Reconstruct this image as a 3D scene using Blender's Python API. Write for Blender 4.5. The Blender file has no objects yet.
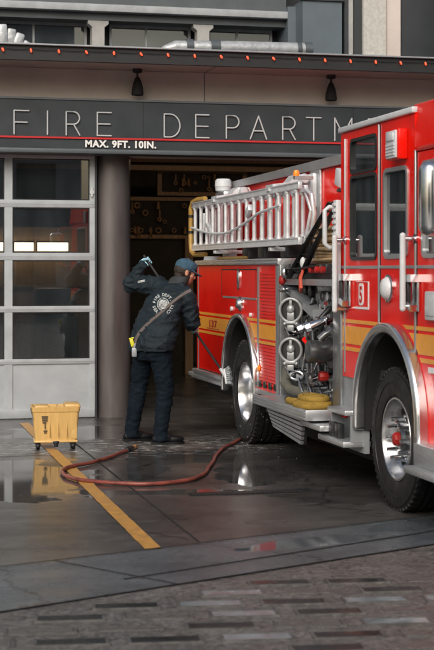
import bpy, bmesh, math, random
from mathutils import Vector, Matrix, noise
from mathutils.bvhtree import BVHTree
random.seed(7)
PI = math.pi
R = math.radians
scene = bpy.context.scene
COL = scene.collection
V = Vector

# ------------------------------------------------------------------ materials
MATS = {}
def mat(name, col, rough=.5, metal=0., var=0., vscale=6., bump=0., bscale=60., rvar=0., coat=0., stretch=(1, 1, 1), emit=None, estr=0., spec=.5, col2=None):
    m = bpy.data.materials.new(name); m.use_nodes = True
    nt = m.node_tree; N = nt.nodes; L = nt.links
    b = N['Principled BSDF']
    b.inputs['Base Color'].default_value = (*col, 1)
    b.inputs['Roughness'].default_value = rough
    b.inputs['Metallic'].default_value = metal
    b.inputs['Coat Weight'].default_value = coat
    b.inputs['Coat Roughness'].default_value = .06
    b.inputs['Specular IOR Level'].default_value = spec
    if emit:
        b.inputs['Emission Color'].default_value = (*emit, 1)
        b.inputs['Emission Strength'].default_value = estr
    if var or bump or rvar or col2:
        tc = N.new('ShaderNodeTexCoord'); mp = N.new('ShaderNodeMapping')
        mp.inputs['Scale'].default_value = stretch
        L.new(tc.outputs['Object'], mp.inputs['Vector'])
        if var or rvar or col2:
            n = N.new('ShaderNodeTexNoise'); n.inputs['Scale'].default_value = vscale
            n.inputs['Detail'].default_value = 8; n.inputs['Roughness'].default_value = .65
            L.new(mp.outputs['Vector'], n.inputs['Vector'])
            r = N.new('ShaderNodeValToRGB')
            c2 = col2 or tuple(max(0, c * (1 - var)) for c in col)
            c1 = tuple(min(1, c * (1 + var * .6)) for c in col) if not col2 else col
            r.color_ramp.elements[0].position = .32; r.color_ramp.elements[0].color = (*c2, 1)
            r.color_ramp.elements[1].position = .68; r.color_ramp.elements[1].color = (*c1, 1)
            L.new(n.outputs['Fac'], r.inputs['Fac']); L.new(r.outputs['Color'], b.inputs['Base Color'])
            if rvar:
                mr = N.new('ShaderNodeMapRange')
                mr.inputs['From Min'].default_value = .3; mr.inputs['From Max'].default_value = .7
                mr.inputs['To Min'].default_value = max(.02, rough - rvar); mr.inputs['To Max'].default_value = min(1, rough + rvar)
                L.new(n.outputs['Fac'], mr.inputs['Value']); L.new(mr.outputs['Result'], b.inputs['Roughness'])
        if bump:
            n2 = N.new('ShaderNodeTexNoise'); n2.inputs['Scale'].default_value = bscale; n2.inputs['Detail'].default_value = 4
            L.new(mp.outputs['Vector'], n2.inputs['Vector'])
            bp = N.new('ShaderNodeBump'); bp.inputs['Strength'].default_value = bump; bp.inputs['Distance'].default_value = .01
            L.new(n2.outputs['Fac'], bp.inputs['Height']); L.new(bp.outputs['Normal'], b.inputs['Normal'])
    MATS[name] = m
    return m

def glass(name, tint, refl=1.45, rough=0.0, haze=0.):
    m = bpy.data.materials.new(name); m.use_nodes = True
    nt = m.node_tree; N = nt.nodes; L = nt.links
    N.remove(N['Principled BSDF'])
    t = N.new('ShaderNodeBsdfTransparent'); t.inputs['Color'].default_value = (*tint, 1)
    g = N.new('ShaderNodeBsdfGlossy'); g.inputs['Roughness'].default_value = rough
    f = N.new('ShaderNodeFresnel'); f.inputs['IOR'].default_value = refl
    x = N.new('ShaderNodeMixShader')
    L.new(f.outputs['Fac'], x.inputs['Fac']); L.new(t.outputs[0], x.inputs[1]); L.new(g.outputs[0], x.inputs[2])
    out = x.outputs[0]
    if haze:        # grey-blue diffuse haze painted in for reflections on the dark pane
        df = N.new('ShaderNodeBsdfDiffuse'); df.inputs['Color'].default_value = (.42, .50, .55, 1)
        tc = N.new('ShaderNodeTexCoord'); mp = N.new('ShaderNodeMapping'); mp.inputs['Scale'].default_value = (1, 1, .35)
        n = N.new('ShaderNodeTexNoise'); n.inputs['Scale'].default_value = 5; n.inputs['Detail'].default_value = 7
        L.new(tc.outputs['Object'], mp.inputs['Vector']); L.new(mp.outputs['Vector'], n.inputs['Vector'])
        mr = N.new('ShaderNodeMapRange'); mr.inputs[1].default_value = .3; mr.inputs[2].default_value = .7; mr.inputs[3].default_value = haze * .4; mr.inputs[4].default_value = haze * 1.6
        L.new(n.outputs['Fac'], mr.inputs[0])
        x2 = N.new('ShaderNodeMixShader'); L.new(mr.outputs[0], x2.inputs['Fac']); L.new(out, x2.inputs[1]); L.new(df.outputs[0], x2.inputs[2]); out = x2.outputs[0]
    L.new(out, N['Material Output'].inputs['Surface'])
    return m

def tread_plate(name):
    m = mat(name, (.52, .54, .56), .38, .75, var=.08, vscale=9, rvar=.05)
    nt = m.node_tree; N = nt.nodes; L = nt.links; b = N['Principled BSDF']
    tc = N.new('ShaderNodeTexCoord'); mp = N.new('ShaderNodeMapping')
    mp.inputs['Scale'].default_value = (30, 30, 30); mp.inputs['Rotation'].default_value = (R(45), R(45), R(45))
    L.new(tc.outputs['Object'], mp.inputs['Vector'])
    v = N.new('ShaderNodeTexVoronoi'); v.inputs['Scale'].default_value = 1.; v.inputs['Randomness'].default_value = 0.
    L.new(mp.outputs['Vector'], v.inputs['Vector'])
    bp = N.new('ShaderNodeBump'); bp.inputs['Strength'].default_value = .45; bp.inputs['Distance'].default_value = .004
    L.new(v.outputs['Distance'], bp.inputs['Height']); L.new(bp.outputs['Normal'], b.inputs['Normal'])
    return m

def wet_ground(name, base, dark, puddles, rough=.3, scale=1.0, agg=0., foam=None):
    """wet concrete: stained colour, patchy wetness, named puddles (cx, cy, rx, ry, angle) in metres"""
    m = bpy.data.materials.new(name); m.use_nodes = True
    nt = m.node_tree; N = nt.nodes; L = nt.links; b = N['Principled BSDF']
    tc = N.new('ShaderNodeTexCoord')
    def noise_(s, d=6, r=.6, stretch=None):
        n = N.new('ShaderNodeTexNoise'); n.inputs['Scale'].default_value = s; n.inputs['Detail'].default_value = d; n.inputs['Roughness'].default_value = r
        if stretch:
            mp = N.new('ShaderNodeMapping'); mp.inputs['Scale'].default_value = stretch
            L.new(tc.outputs['Object'], mp.inputs['Vector']); L.new(mp.outputs['Vector'], n.inputs['Vector'])
        else: L.new(tc.outputs['Object'], n.inputs['Vector'])
        return n.outputs['Fac']
    def math_(op, a, b_=None, clamp=False):
        n = N.new('ShaderNodeMath'); n.operation = op; n.use_clamp = clamp
        for i, x in enumerate((a, b_)):
            if x is None: continue
            if isinstance(x, (int, float)): n.inputs[i].default_value = x
            else: L.new(x, n.inputs[i])
        return n.outputs[0]
    def rng(x, a, b_, c, d):
        n = N.new('ShaderNodeMapRange'); n.inputs[1].default_value = a; n.inputs[2].default_value = b_; n.inputs[3].default_value = c; n.inputs[4].default_value = d
        L.new(x, n.inputs[0]); return n.outputs[0]
    wob = noise_(2.6, 5, .55)
    mask = None
    for (cx, cy, rx, ry, an) in puddles:
        mp = N.new('ShaderNodeMapping'); mp.vector_type = 'TEXTURE'
        mp.inputs['Location'].default_value = (cx, cy, 0); mp.inputs['Rotation'].default_value = (0, 0, R(an)); mp.inputs['Scale'].default_value = (rx, ry, 1)
        L.new(tc.outputs['Object'], mp.inputs['Vector'])
        ln = N.new('ShaderNodeVectorMath'); ln.operation = 'LENGTH'; L.new(mp.outputs['Vector'], ln.inputs[0])
        d = math_('ADD', ln.outputs['Value'], rng(wob, .3, .7, -.3, .3))
        k = rng(d, .92, 1.04, 1, 0)
        mask = k if mask is None else math_('MAXIMUM', mask, k)
    blot = noise_(.9 * scale, 8, .62)
    blot2 = noise_(7 * scale, 8, .7)
    fine = noise_(90, 3, .6)
    fac = math_('ADD', math_('MULTIPLY', blot, .55), math_('ADD', math_('MULTIPLY', blot2, .3), math_('MULTIPLY', fine, .15 + agg)))
    ramp = N.new('ShaderNodeValToRGB')
    ramp.color_ramp.elements[0].position = .38; ramp.color_ramp.elements[0].color = (*dark, 1)
    ramp.color_ramp.elements[1].position = .64 + agg * .4; ramp.color_ramp.elements[1].color = (*base, 1)
    L.new(fac, ramp.inputs['Fac'])
    col_ = ramp.outputs['Color']
    def mul(c, f):
        mm = N.new('ShaderNodeMix'); mm.data_type = 'RGBA'; mm.blend_type = 'MULTIPLY'; mm.inputs[0].default_value = 1
        L.new(c, mm.inputs[6]); cc = N.new('ShaderNodeCombineColor')
        for i in range(3): L.new(f, cc.inputs[i])
        L.new(cc.outputs[0], mm.inputs[7]); return mm.outputs[2]
    if agg:         # pebbles of the exposed aggregate
        vo = N.new('ShaderNodeTexVoronoi'); vo.inputs['Scale'].default_value = 62; L.new(tc.outputs['Object'], vo.inputs['Vector'])
        sp = N.new('ShaderNodeSeparateColor'); L.new(vo.outputs['Color'], sp.inputs[0])
        col_ = mul(col_, rng(sp.outputs[0], 0, 1, .5, 1.5)); col_ = mul(col_, rng(noise_(2.2, 7, .7), .35, .65, .8, 1.15))
    else:           # hairline cracks and grit
        vo = N.new('ShaderNodeTexVoronoi'); vo.feature = 'DISTANCE_TO_EDGE'; vo.inputs['Scale'].default_value = .55
        wv = N.new('ShaderNodeVectorMath'); wv.operation = 'ADD'
        nn = N.new('ShaderNodeTexNoise'); nn.inputs['Scale'].default_value = 3; nn.inputs['Detail'].default_value = 6
        L.new(tc.outputs['Object'], nn.inputs['Vector']); sc_ = N.new('ShaderNodeVectorMath'); sc_.operation = 'SCALE'; sc_.inputs['Scale'].default_value = .5
        L.new(nn.outputs['Color'], sc_.inputs[0]); L.new(tc.outputs['Object'], wv.inputs[0]); L.new(sc_.outputs[0], wv.inputs[1]); L.new(wv.outputs[0], vo.inputs['Vector'])
        col_ = mul(col_, rng(vo.outputs['Distance'], .002, .008, .45, 1)); col_ = mul(col_, rng(noise_(170, 2, .6), .35, .65, .7, 1.3))
    if foam:
        mp = N.new('ShaderNodeMapping'); mp.vector_type = 'TEXTURE'
        mp.inputs['Location'].default_value = (foam[0], foam[1], 0); mp.inputs['Scale'].default_value = (foam[2], foam[3], 1)
        L.new(tc.outputs['Object'], mp.inputs['Vector'])
        ln = N.new('ShaderNodeVectorMath'); ln.operation = 'LENGTH'; L.new(mp.outputs['Vector'], ln.inputs[0])
        reg = rng(ln.outputs['Value'], .4, 1.1, 1, 0)
        strands = rng(noise_(9, 7, .8, (.7, 1.8, 1)), .525, .60, 0, 1)
        fm = math_('MULTIPLY', math_('MULTIPLY', reg, strands), 1., True)
        mc = N.new('ShaderNodeMix'); mc.data_type = 'RGBA'; mc.clamp_factor = True
        L.new(fm, mc.inputs[0]); L.new(col_, mc.inputs[6]); mc.inputs[7].default_value = (.60, .61, .61, 1); col_ = mc.outputs[2]
    L.new(col_, b.inputs['Base Color'])
    wet = rng(noise_(1.7 * scale, 7, .6, (.6, 1.3, 1)), .35, .65, rough * .45, rough * 1.6)
    hgt = math_('ADD', math_('MULTIPLY', noise_(150, 3, .7), .5), math_('MULTIPLY', noise_(26, 5, .6), .5))
    bp = N.new('ShaderNodeBump'); bp.inputs['Distance'].default_value = .006
    if mask is not None:
        mx = N.new('ShaderNodeMix'); mx.data_type = 'FLOAT'
        L.new(mask, mx.inputs[0]); L.new(wet, mx.inputs[2]); mx.inputs[3].default_value = .03
        L.new(mx.outputs[0], b.inputs['Roughness'])
        L.new(math_('SUBTRACT', .5, math_('MULTIPLY', mask, .485)), bp.inputs['Strength'])
    else:
        L.new(wet, b.inputs['Roughness']); bp.inputs['Strength'].default_value = .4
    L.new(hgt, bp.inputs['Height']); L.new(bp.outputs['Normal'], b.inputs['Normal'])
    b.inputs['IOR'].default_value = 1.4
    return m

def wet_beads(m):
    """beads and runs of wash water standing on the paint"""
    nt = m.node_tree; N = nt.nodes; L = nt.links; b = N['Principled BSDF']
    tc = N.new('ShaderNodeTexCoord'); mp = N.new('ShaderNodeMapping'); mp.inputs['Scale'].default_value = (1, 1, .45)
    L.new(tc.outputs['Object'], mp.inputs['Vector'])
    v = N.new('ShaderNodeTexVoronoi'); v.inputs['Scale'].default_value = 46; L.new(mp.outputs['Vector'], v.inputs['Vector'])
    r = N.new('ShaderNodeMapRange'); r.interpolation_type = 'SMOOTHSTEP'; r.inputs[1].default_value = .10; r.inputs[2].default_value = .30; r.inputs[3].default_value = 1; r.inputs[4].default_value = 0
    L.new(v.outputs['Distance'], r.inputs[0])
    s = N.new('ShaderNodeSeparateColor'); L.new(v.outputs['Color'], s.inputs[0])
    g = N.new('ShaderNodeMath'); g.operation = 'GREATER_THAN'; g.inputs[1].default_value = .62; L.new(s.outputs[0], g.inputs[0])
    k = N.new('ShaderNodeMath'); k.operation = 'MULTIPLY'; L.new(r.outputs[0], k.inputs[0]); L.new(g.outputs[0], k.inputs[1])
    bp = N.new('ShaderNodeBump'); bp.inputs['Strength'].default_value = .5; bp.inputs['Distance'].default_value = .004
    L.new(k.outputs[0], bp.inputs['Height']); L.new(bp.outputs['Normal'], b.inputs['Normal'])
M = {}
M['red'] = mat('wet_red_paint', (.76, .011, .005), .16, 0, var=.08, vscale=2.5, rvar=.06, coat=0., spec=.22)
wet_beads(M['red'])
M['red_dull'] = mat('dull_red_paint', (.36, .012, .010), .45, 0, var=.25, vscale=8)
M['gold'] = mat('gold_reflective_tape', (.78, .33, .035), .38, .05, var=.12, vscale=14, bump=.08, bscale=120)
M['chrome'] = mat('chrome', (.62, .63, .65), .16, 1., var=.15, vscale=25)
M['alu'] = mat('brushed_aluminium', (.50, .52, .54), .36, .8, var=.08, vscale=7, rvar=.06)
M['polish'] = mat('polished_aluminium', (.62, .63, .65), .2, .95, var=.08, vscale=9, rvar=.06)
M['tread'] = tread_plate('tread_plate')
M['steel_dark'] = mat('dark_stainless', (.20, .205, .21), .32, .85, var=.3, vscale=7, rvar=.12)
M['steel_mid'] = mat('mid_grey_steel', (.27, .28, .29), .34, .8, var=.2, vscale=8, rvar=.1)
M['cap_grey'] = mat('cast_grey_metal', (.34, .35, .36), .42, .5, var=.2, vscale=20)
M['canopy_dark'] = mat('canopy_fascia_paint', (.012, .013, .015), .5, 0, var=.3, vscale=3)
M['grey_paint'] = mat('grey_painted_metal', (.30, .32, .34), .45, .3, var=.15, vscale=9)
M['white_paint'] = mat('white_painted_metal', (.56, .58, .60), .35, 0, var=.08, vscale=12)
M['ladder'] = mat('ladder_aluminium', (.66, .68, .71), .36, .4, var=.15, vscale=14, rvar=.08)
M['rubber'] = mat('tyre_rubber', (.006, .0065, .007), .46, 0, var=.3, vscale=10, bump=.2, bscale=90, rvar=.16, spec=.4)
M['black'] = mat('black_plastic', (.015, .016, .018), .4, 0, var=.2, vscale=10)
M['black_matte'] = mat('matte_black', (.010, .010, .011), .85)
M['hose_beige'] = mat('beige_hose_canvas', (.52, .36, .20), .85, 0, var=.3, vscale=16, bump=.5, bscale=180)
M['hose_yellow'] = mat('yellow_hose_canvas', (.30, .185, .025), .8, 0, var=.3, vscale=14, bump=.5, bscale=160)
M['hose_red'] = mat('red_rubber_hose', (.23, .058, .042), .38, 0, var=.5, vscale=7, rvar=.15, bump=.2, bscale=60)
M['amber'] = mat('amber_lens', (.85, .22, .02), .15, 0, emit=(1, .3, .03), estr=.15)
M['lens_white'] = mat('frosted_white_lens', (.60, .62, .64), .18, 0, var=.1, vscale=40, bump=.2, bscale=90)
M['lens_red'] = mat('red_lens', (.5, .01, .01), .1)
M['tan_tube'] = mat('tan_painted_tube', (.42, .25, .06), .4, 0, var=.2, vscale=14)
M['cab_glass'] = glass('tinted_cab_glass', (.55, .60, .63), 2.4, haze=.055)
M['door_glass'] = glass('door_glass', (.66, .70, .72), 2.3, haze=.022)
M['win_glass'] = glass('upper_window_glass', (.35, .42, .44), 2.3, haze=.08)
M['lining'] = mat('grey_cab_lining', (.15, .165, .175), .7, 0, var=.3, vscale=6)
M['interior'] = mat('cab_interior', (.035, .036, .04), .7, 0, var=.3, vscale=7)
M['seat_grey'] = mat('grey_seat_fabric', (.34, .35, .36), .8, 0, var=.2, vscale=9)
# building
M['beige'] = mat('beige_render', (.56, .495, .455), .8, 0, var=.10, vscale=2.2, bump=.08, bscale=50)
M['upper_grey'] = mat('grey_render', (.36, .36, .355), .85, 0, var=.18, vscale=4)
M['stucco'] = mat('pale_stucco', (.50, .49, .46), .9, 0, var=.18, vscale=24, bump=.6, bscale=120)
M['slate'] = mat('slate_sign_panel', (.026, .033, .039), .42, .1, var=.15, vscale=3, rvar=.08)
M['slate_light'] = mat('grey_lintel_metal', (.085, .098, .11), .45, .2, var=.15, vscale=4)
M['slate_blue'] = mat('slate_blue_panel', (.095, .122, .145), .55, 0, var=.12, vscale=3)
M['dark_panel'] = mat('dark_cladding_panel', (.030, .034, .040), .55, 0, var=.2, vscale=3)
M['band_light'] = mat('light_concrete_band', (.36, .38, .40), .8, 0, var=.18, vscale=6)
M['column'] = mat('column_metal', (.105, .093, .093), .42, .2, var=.35, vscale=4.2, stretch=(1, 1, .18), rvar=.12)
M['door_alu'] = mat('door_aluminium', (.42, .455, .48), .45, .2, var=.12, vscale=5, rvar=.08)
M['door_panel'] = mat('door_panel_grey', (.375, .405, .43), .5, .1, var=.12, vscale=4)
M['letters'] = mat('sign_letter_metal', (.42, .44, .46), .6, 0)
M['white_vinyl'] = mat('white_vinyl_letters', (.72, .72, .71), .6)
M['sign_red'] = mat('red_sign_line', (.48, .018, .02), .4)
M['bulb'] = mat('lit_red_bulb', (.7, .05, .02), .3, 0, emit=(1, .09, .035), estr=1.2)
M['fluoro'] = mat('lit_fluorescent', (.8, .7, .55), .5, 0, emit=(1, .74, .45), estr=4.5)
M['wood'] = mat('warm_timber', (.36, .235, .14), .6, 0, var=.3, vscale=5, stretch=(6, 6, 1))
M['board'] = mat('dark_pegboard', (.035, .03, .026), .8, 0, var=.3, vscale=5)
M['brass'] = mat('old_brass', (.30, .17, .08), .5, .3, var=.3, vscale=20)
M['int_wall'] = mat('garage_wall', (.16, .135, .115), .85, 0, var=.2, vscale=1.5)
M['wrap'] = mat('white_wrapped_foil', (.40, .42, .44), .4, .3, var=.25, vscale=16, bump=.6, bscale=22)
# person, bucket
M['jacket'] = mat('navy_jacket_cloth', (.010, .018, .025), .72, 0, var=.3, vscale=9, bump=.35, bscale=60, spec=.25)
M['trouser'] = mat('navy_trouser_cloth', (.0045, .0095, .016), .85, 0, var=.35, vscale=8, bump=.35, bscale=80, spec=.15)
M['cap_blue'] = mat('faded_blue_cap_cloth', (.035, .09, .145), .85, 0, var=.35, vscale=20, bump=.3, bscale=150)
M['glove'] = mat('pale_blue_nitrile', (.30, .54, .66), .45, 0, var=.15, vscale=30, bump=.3, bscale=90)
M['skin'] = mat('skin', (.52, .25, .17), .5, 0, var=.12, vscale=30)
M['hair'] = mat('dark_brown_hair', (.022, .013, .009), .55, 0, var=.4, vscale=60, stretch=(1, 1, .25), bump=.6, bscale=200)
M['boot'] = mat('black_boot_leather', (.006, .006, .008), .45, 0, var=.3, vscale=20, bump=.2, bscale=70, spec=.25)
M['strap'] = mat('taupe_webbing', (.105, .085, .08), .7, 0, var=.2, vscale=40)
M['emblem'] = mat('worn_white_print', (.40, .42, .42), .85, 0, var=.75, vscale=46)
M['neon'] = mat('neon_yellow_plastic', (.62, .58, .03), .4)
M['bucket'] = mat('yellow_bucket_plastic', (.64, .41, .145), .42, 0, var=.14, vscale=6, stretch=(5, 5, .5), rvar=.1, bump=.06, bscale=40)
M['rim_grey'] = mat('worn_cement_lip', (.10, .096, .092), .45, 0, var=.6, vscale=14)
M['print'] = mat('dark_print', (.05, .035, .02), .6)
M['bristle'] = mat('pale_bristle', (.34, .38, .40), .9, 0, var=.35, vscale=60, bump=.8, bscale=150)
M['paintline'] = mat('worn_yellow_road_paint', (.56, .29, .06), .4, 0, var=.35, vscale=11, rvar=.15, bump=.3, bscale=120, col2=(.40, .21, .06))
M['concrete_far'] = mat('far_masonry', (.46, .43, .41), .85, 0, var=.25, vscale=.7)
M['far_glass'] = mat('far_window_glass', (.02, .025, .03), .1)
M['water'] = mat('water', (.7, .74, .76), .05, 0); M['water'].node_tree.nodes['Principled BSDF'].inputs['Transmission Weight'].default_value = .85; M['water'].node_tree.nodes['Principled BSDF'].inputs['IOR'].default_value = 1.33
M['asphalt'] = wet_ground('wet_asphalt', (.06, .06, .062), (.035, .035, .036), [], .32)
M['apron'] = wet_ground('wet_concrete', (.108, .100, .095), (.026, .026, .026),
    [(.72, -4.78, 1.35, 1.28, -12), (2.25, -4.6, .30, .5, -14), (2.45, -5.85, .95, .16, -14), (3.2, -4.9, .35, .75, -10), (3.5, -3.7, 1.3, .55, 10), (2.3, -1.5, .9, .6, 0), (4.2, -6.4, 1.3, .5, -10)], .20, foam=(2.6, -2.75, 2.2, 1.0))
M['granite'] = wet_ground('smooth_wet_granite', (.120, .136, .150), (.062, .071, .080), [(3.6, -7.65, .5, .16, 22), (2.7, -8.1, .6, .14, 20)], .22, 2.0)
M['paving'] = wet_ground('exposed_aggregate', (.132, .124, .118), (.048, .047, .046), [], .40, 4.5, .32)
M['prism'] = mat('dark_prism_glass', (.009, .013, .016), .30, 0, var=.5, vscale=5, rvar=.14, bump=.12, bscale=25)
M['prism_pale'] = mat('pale_prism_glass', (.19, .22, .235), .22, 0, var=.4, vscale=8, rvar=.1)
M['prism_filled'] = mat('cement_filled_panel', (.105, .098, .093), .3, 0, var=.35, vscale=20, rvar=.15, bump=.4, bscale=120)

# ------------------------------------------------------------------ mesh builder
def side_map(x0):            # (y, z, t) on a plane x = x0, thickness t growing to +x
    return lambda u, v, t: V((x0 + t, u, v))
def flat_map(z0):            # (x, y, t)
    return lambda u, v, t: V((u, v, z0 + t))
def face_map(y0):            # (x, z, t) thickness grows to +y
    return lambda u, v, t: V((u, y0 + t, v))

def rrect(u0, u1, v0, v1, r=.04, n=5):
    out = []
    for cx, cy, a in ((u1 - r, v1 - r, 0), (u0 + r, v1 - r, 90), (u0 + r, v0 + r, 180), (u1 - r, v0 + r, 270)):
        for i in range(n + 1):
            t = R(a + 90 * i / n); out.append((cx + r * math.cos(t), cy + r * math.sin(t)))
    return out

def frame_of(axis):
    a = V(axis).normalized()
    u = a.cross(V((0, 0, 1)))
    if u.length < 1e-4: u = V((1, 0, 0))
    u.normalize(); w = a.cross(u).normalized()
    return a, u, w

class MB:
    def __init__(s): s.bm = bmesh.new()
    def box(s, x0, x1, y0, y1, z0, z1, bev=0., seg=2, rot=None):
        x0, x1 = sorted((x0, x1)); y0, y1 = sorted((y0, y1)); z0, z1 = sorted((z0, z1))
        c = V(((x0 + x1) / 2, (y0 + y1) / 2, (z0 + z1) / 2))
        mt = Matrix.Translation(c) @ (rot.to_4x4() if rot else Matrix.Identity(4)) @ Matrix.Diagonal((x1 - x0, y1 - y0, z1 - z0, 1))
        g = bmesh.ops.create_cube(s.bm, size=1, matrix=mt)
        if bev:
            vs = set(g['verts']); es = [e for e in s.bm.edges if e.verts[0] in vs and e.verts[1] in vs]
            bmesh.ops.bevel(s.bm, geom=es, offset=min(bev, .45 * min(x1 - x0, y1 - y0, z1 - z0)), segments=seg, affect='EDGES', profile=.5)
        return s
    def obox(s, c, size, rot, bev=0.):
        c = V(c); a, b, d = size
        return s.box(c.x - a / 2, c.x + a / 2, c.y - b / 2, c.y + b / 2, c.z - d / 2, c.z + d / 2, bev, 2, rot)
    def ring(s, c, u, w, ru, rw, n):
        return [s.bm.verts.new(c + u * (ru * math.cos(2 * PI * i / n)) + w * (rw * math.sin(2 * PI * i / n))) for i in range(n)]
    def bridge(s, r0, r1):
        n = len(r0)
        for i in range(n): s.bm.faces.new((r0[i], r0[(i + 1) % n], r1[(i + 1) % n], r1[i]))
    def cap(s, r): s.bm.faces.new(r)
    def cone(s, p0, p1, r0, r1, n=16):
        p0, p1 = V(p0), V(p1); a, u, w = frame_of(p1 - p0)
        A = s.ring(p0, u, w, r0, r0, n); B = s.ring(p1, u, w, r1, r1, n)
        s.bridge(A, B); s.cap(A); s.cap(B); return s
    def lathe(s, prof, o, axis, n=32, closed=False, caps=True):
        o = V(o); a, u, w = frame_of(axis)
        rings = [s.ring(o + a * h, u, w, max(r, 1e-4), max(r, 1e-4), n) for r, h in prof]
        for A, B in zip(rings, rings[1:]): s.bridge(A, B)
        if closed: s.bridge(rings[-1], rings[0])
        elif caps: s.cap(rings[0]); s.cap(rings[-1])
        return s
    def tube(s, pts, r, n=8, closed=False, flat=1.):
        pts = [V(p) for p in pts]; N = len(pts); rad = r if isinstance(r, (list, tuple)) else [r] * N
        prevu = None; rings = []
        for i, p in enumerate(pts):
            t = (pts[(i + 1) % N] - pts[i - 1]) if closed else (pts[min(i + 1, N - 1)] - pts[max(i - 1, 0)])
            t.normalize()
            if prevu is None: _, u, w = frame_of(t)
            else:
                u = prevu - t * prevu.dot(t)
                if u.length < 1e-5: _, u, w = frame_of(t)
                u.normalize(); w = t.cross(u)
            prevu = u; rings.append(s.ring(p, u, w, rad[i], rad[i] * flat, n))
        for A, B in zip(rings, rings[1:]): s.bridge(A, B)
        if closed: s.bridge(rings[-1], rings[0])
        else: s.cap(rings[0]); s.cap(rings[-1])
        return s
    def ell(s, c, r, rot=None, n=16):
        if not isinstance(r, (tuple, list, Vector)): r = (r, r, r)
        mt = Matrix.Translation(V(c)) @ (rot.to_4x4() if rot else Matrix.Identity(4)) @ Matrix.Diagonal((*r, 1))
        bmesh.ops.create_uvsphere(s.bm, u_segments=n, v_segments=max(6, n // 2 + 2), radius=1, matrix=mt); return s
    def capsule(s, p0, p1, r0, r1, n=14):
        s.cone(p0, p1, r0, r1, n); s.ell(p0, r0, None, n); s.ell(p1, r1, None, n); return s
    def chain(s, pts, rads):
        for i in range(len(pts) - 1): s.capsule(pts[i], pts[i + 1], rads[i], rads[i + 1])
        return s
    def prism(s, poly, mp, t0, t1):
        A = [s.bm.verts.new(mp(u, v, t0)) for u, v in poly]; B = [s.bm.verts.new(mp(u, v, t1)) for u, v in poly]
        s.bridge(A, B); s.cap(A); s.cap(B); return s
    def plate(s, outer, holes, mp, t0, t1):
        bm2 = bmesh.new(); es = []
        for lp in [outer] + list(holes):
            vs = [bm2.verts.new((u, v, 0)) for u, v in lp]
            es += [bm2.edges.new((vs[i], vs[(i + 1) % len(vs)])) for i in range(len(vs))]
        bmesh.ops.triangle_fill(bm2, use_beauty=True, use_dissolve=False, edges=es)
        bm2.verts.index_update()
        A = [s.bm.verts.new(mp(v.co.x, v.co.y, t0)) for v in bm2.verts]; B = [s.bm.verts.new(mp(v.co.x, v.co.y, t1)) for v in bm2.verts]
        for f in bm2.faces:
            s.bm.faces.new([A[v.index] for v in f.verts]); s.bm.faces.new([B[v.index] for v in reversed(f.verts)])
        for e in bm2.edges:
            if len(e.link_faces) == 1:
                i, j = e.verts[0].index, e.verts[1].index; s.bm.faces.new((A[i], A[j], B[j], B[i]))
        bm2.free(); return s
    def add(s, bm2, mtx=None):
        me = bpy.data.meshes.new('tmp'); bm2.to_mesh(me)
        if mtx: me.transform(mtx)
        s.bm.from_mesh(me); bpy.data.meshes.remove(me); return s
    def build(s, name, m, parent=None, smooth=38, label=None):
        bm = s.bm
        if parent is not None: bmesh.ops.translate(bm, verts=bm.verts, vec=-world_loc(parent))
        bmesh.ops.recalc_face_normals(bm, faces=bm.faces)
        me = bpy.data.meshes.new(name); bm.to_mesh(me); bm.free()
        if smooth:
            for p in me.polygons: p.use_smooth = True
            me.set_sharp_from_angle(angle=R(smooth))
        o = bpy.data.objects.new(name, me); COL.objects.link(o)
        if m: me.materials.append(m)
        if parent is not None: o.parent = parent
        if label: o['label'] = label
        return o

def world_loc(o):
    p = V((0, 0, 0))
    while o is not None: p = p + V(o.location); o = o.parent
    return p

def tag(o, label, cat, group=None, kind=None):
    if label: o['label'] = label
    if cat: o['category'] = cat
    if group: o['group'] = group
    if kind: o['kind'] = kind
    return o
def empty(name, loc, label, cat, group=None):
    o = bpy.data.objects.new(name, None); o.empty_display_size = .2; COL.objects.link(o); o.location = loc
    return tag(o, label, cat, group)
def struct(o): o['kind'] = 'structure'; return o

def text_bm(s, size=1., extrude=.01, bold=0., align='CENTER', space=1.):
    cu = bpy.data.curves.new('t', 'FONT'); cu.body = s; cu.size = size; cu.extrude = extrude; cu.offset = bold; cu.align_x = align; cu.resolution_u = 4; cu.space_character = space
    ob = bpy.data.objects.new('t', cu)
    me = bpy.data.meshes.new_from_object(ob)
    bm = bmesh.new(); bm.from_mesh(me)
    bpy.data.objects.remove(ob); bpy.data.curves.remove(cu); bpy.data.meshes.remove(me)
    return bm

def remeshed(mb, voxel, smooth_it=6, fac=.5):
    """one continuous skin over overlapping closed shapes"""
    bm = mb.bm
    bmesh.ops.recalc_face_normals(bm, faces=bm.faces)
    me = bpy.data.meshes.new('r'); bm.to_mesh(me); bm.free()
    ob = bpy.data.objects.new('r', me); COL.objects.link(ob)
    r = ob.modifiers.new('r', 'REMESH'); r.mode = 'VOXEL'; r.voxel_size = voxel
    if smooth_it:
        k = ob.modifiers.new('s', 'SMOOTH'); k.iterations = smooth_it; k.factor = fac
    dg = bpy.context.evaluated_depsgraph_get(); dg.update()
    out = bpy.data.meshes.new_from_object(ob.evaluated_get(dg))
    bpy.data.objects.remove(ob); bpy.data.meshes.remove(me)
    for p in out.polygons: p.use_smooth = True
    return out
def mesh_obj(name, me, m, parent):
    me.name = name; me.materials.clear(); me.materials.append(m)
    o = bpy.data.objects.new(name, me); COL.objects.link(o); o.parent = parent
    return o
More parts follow.
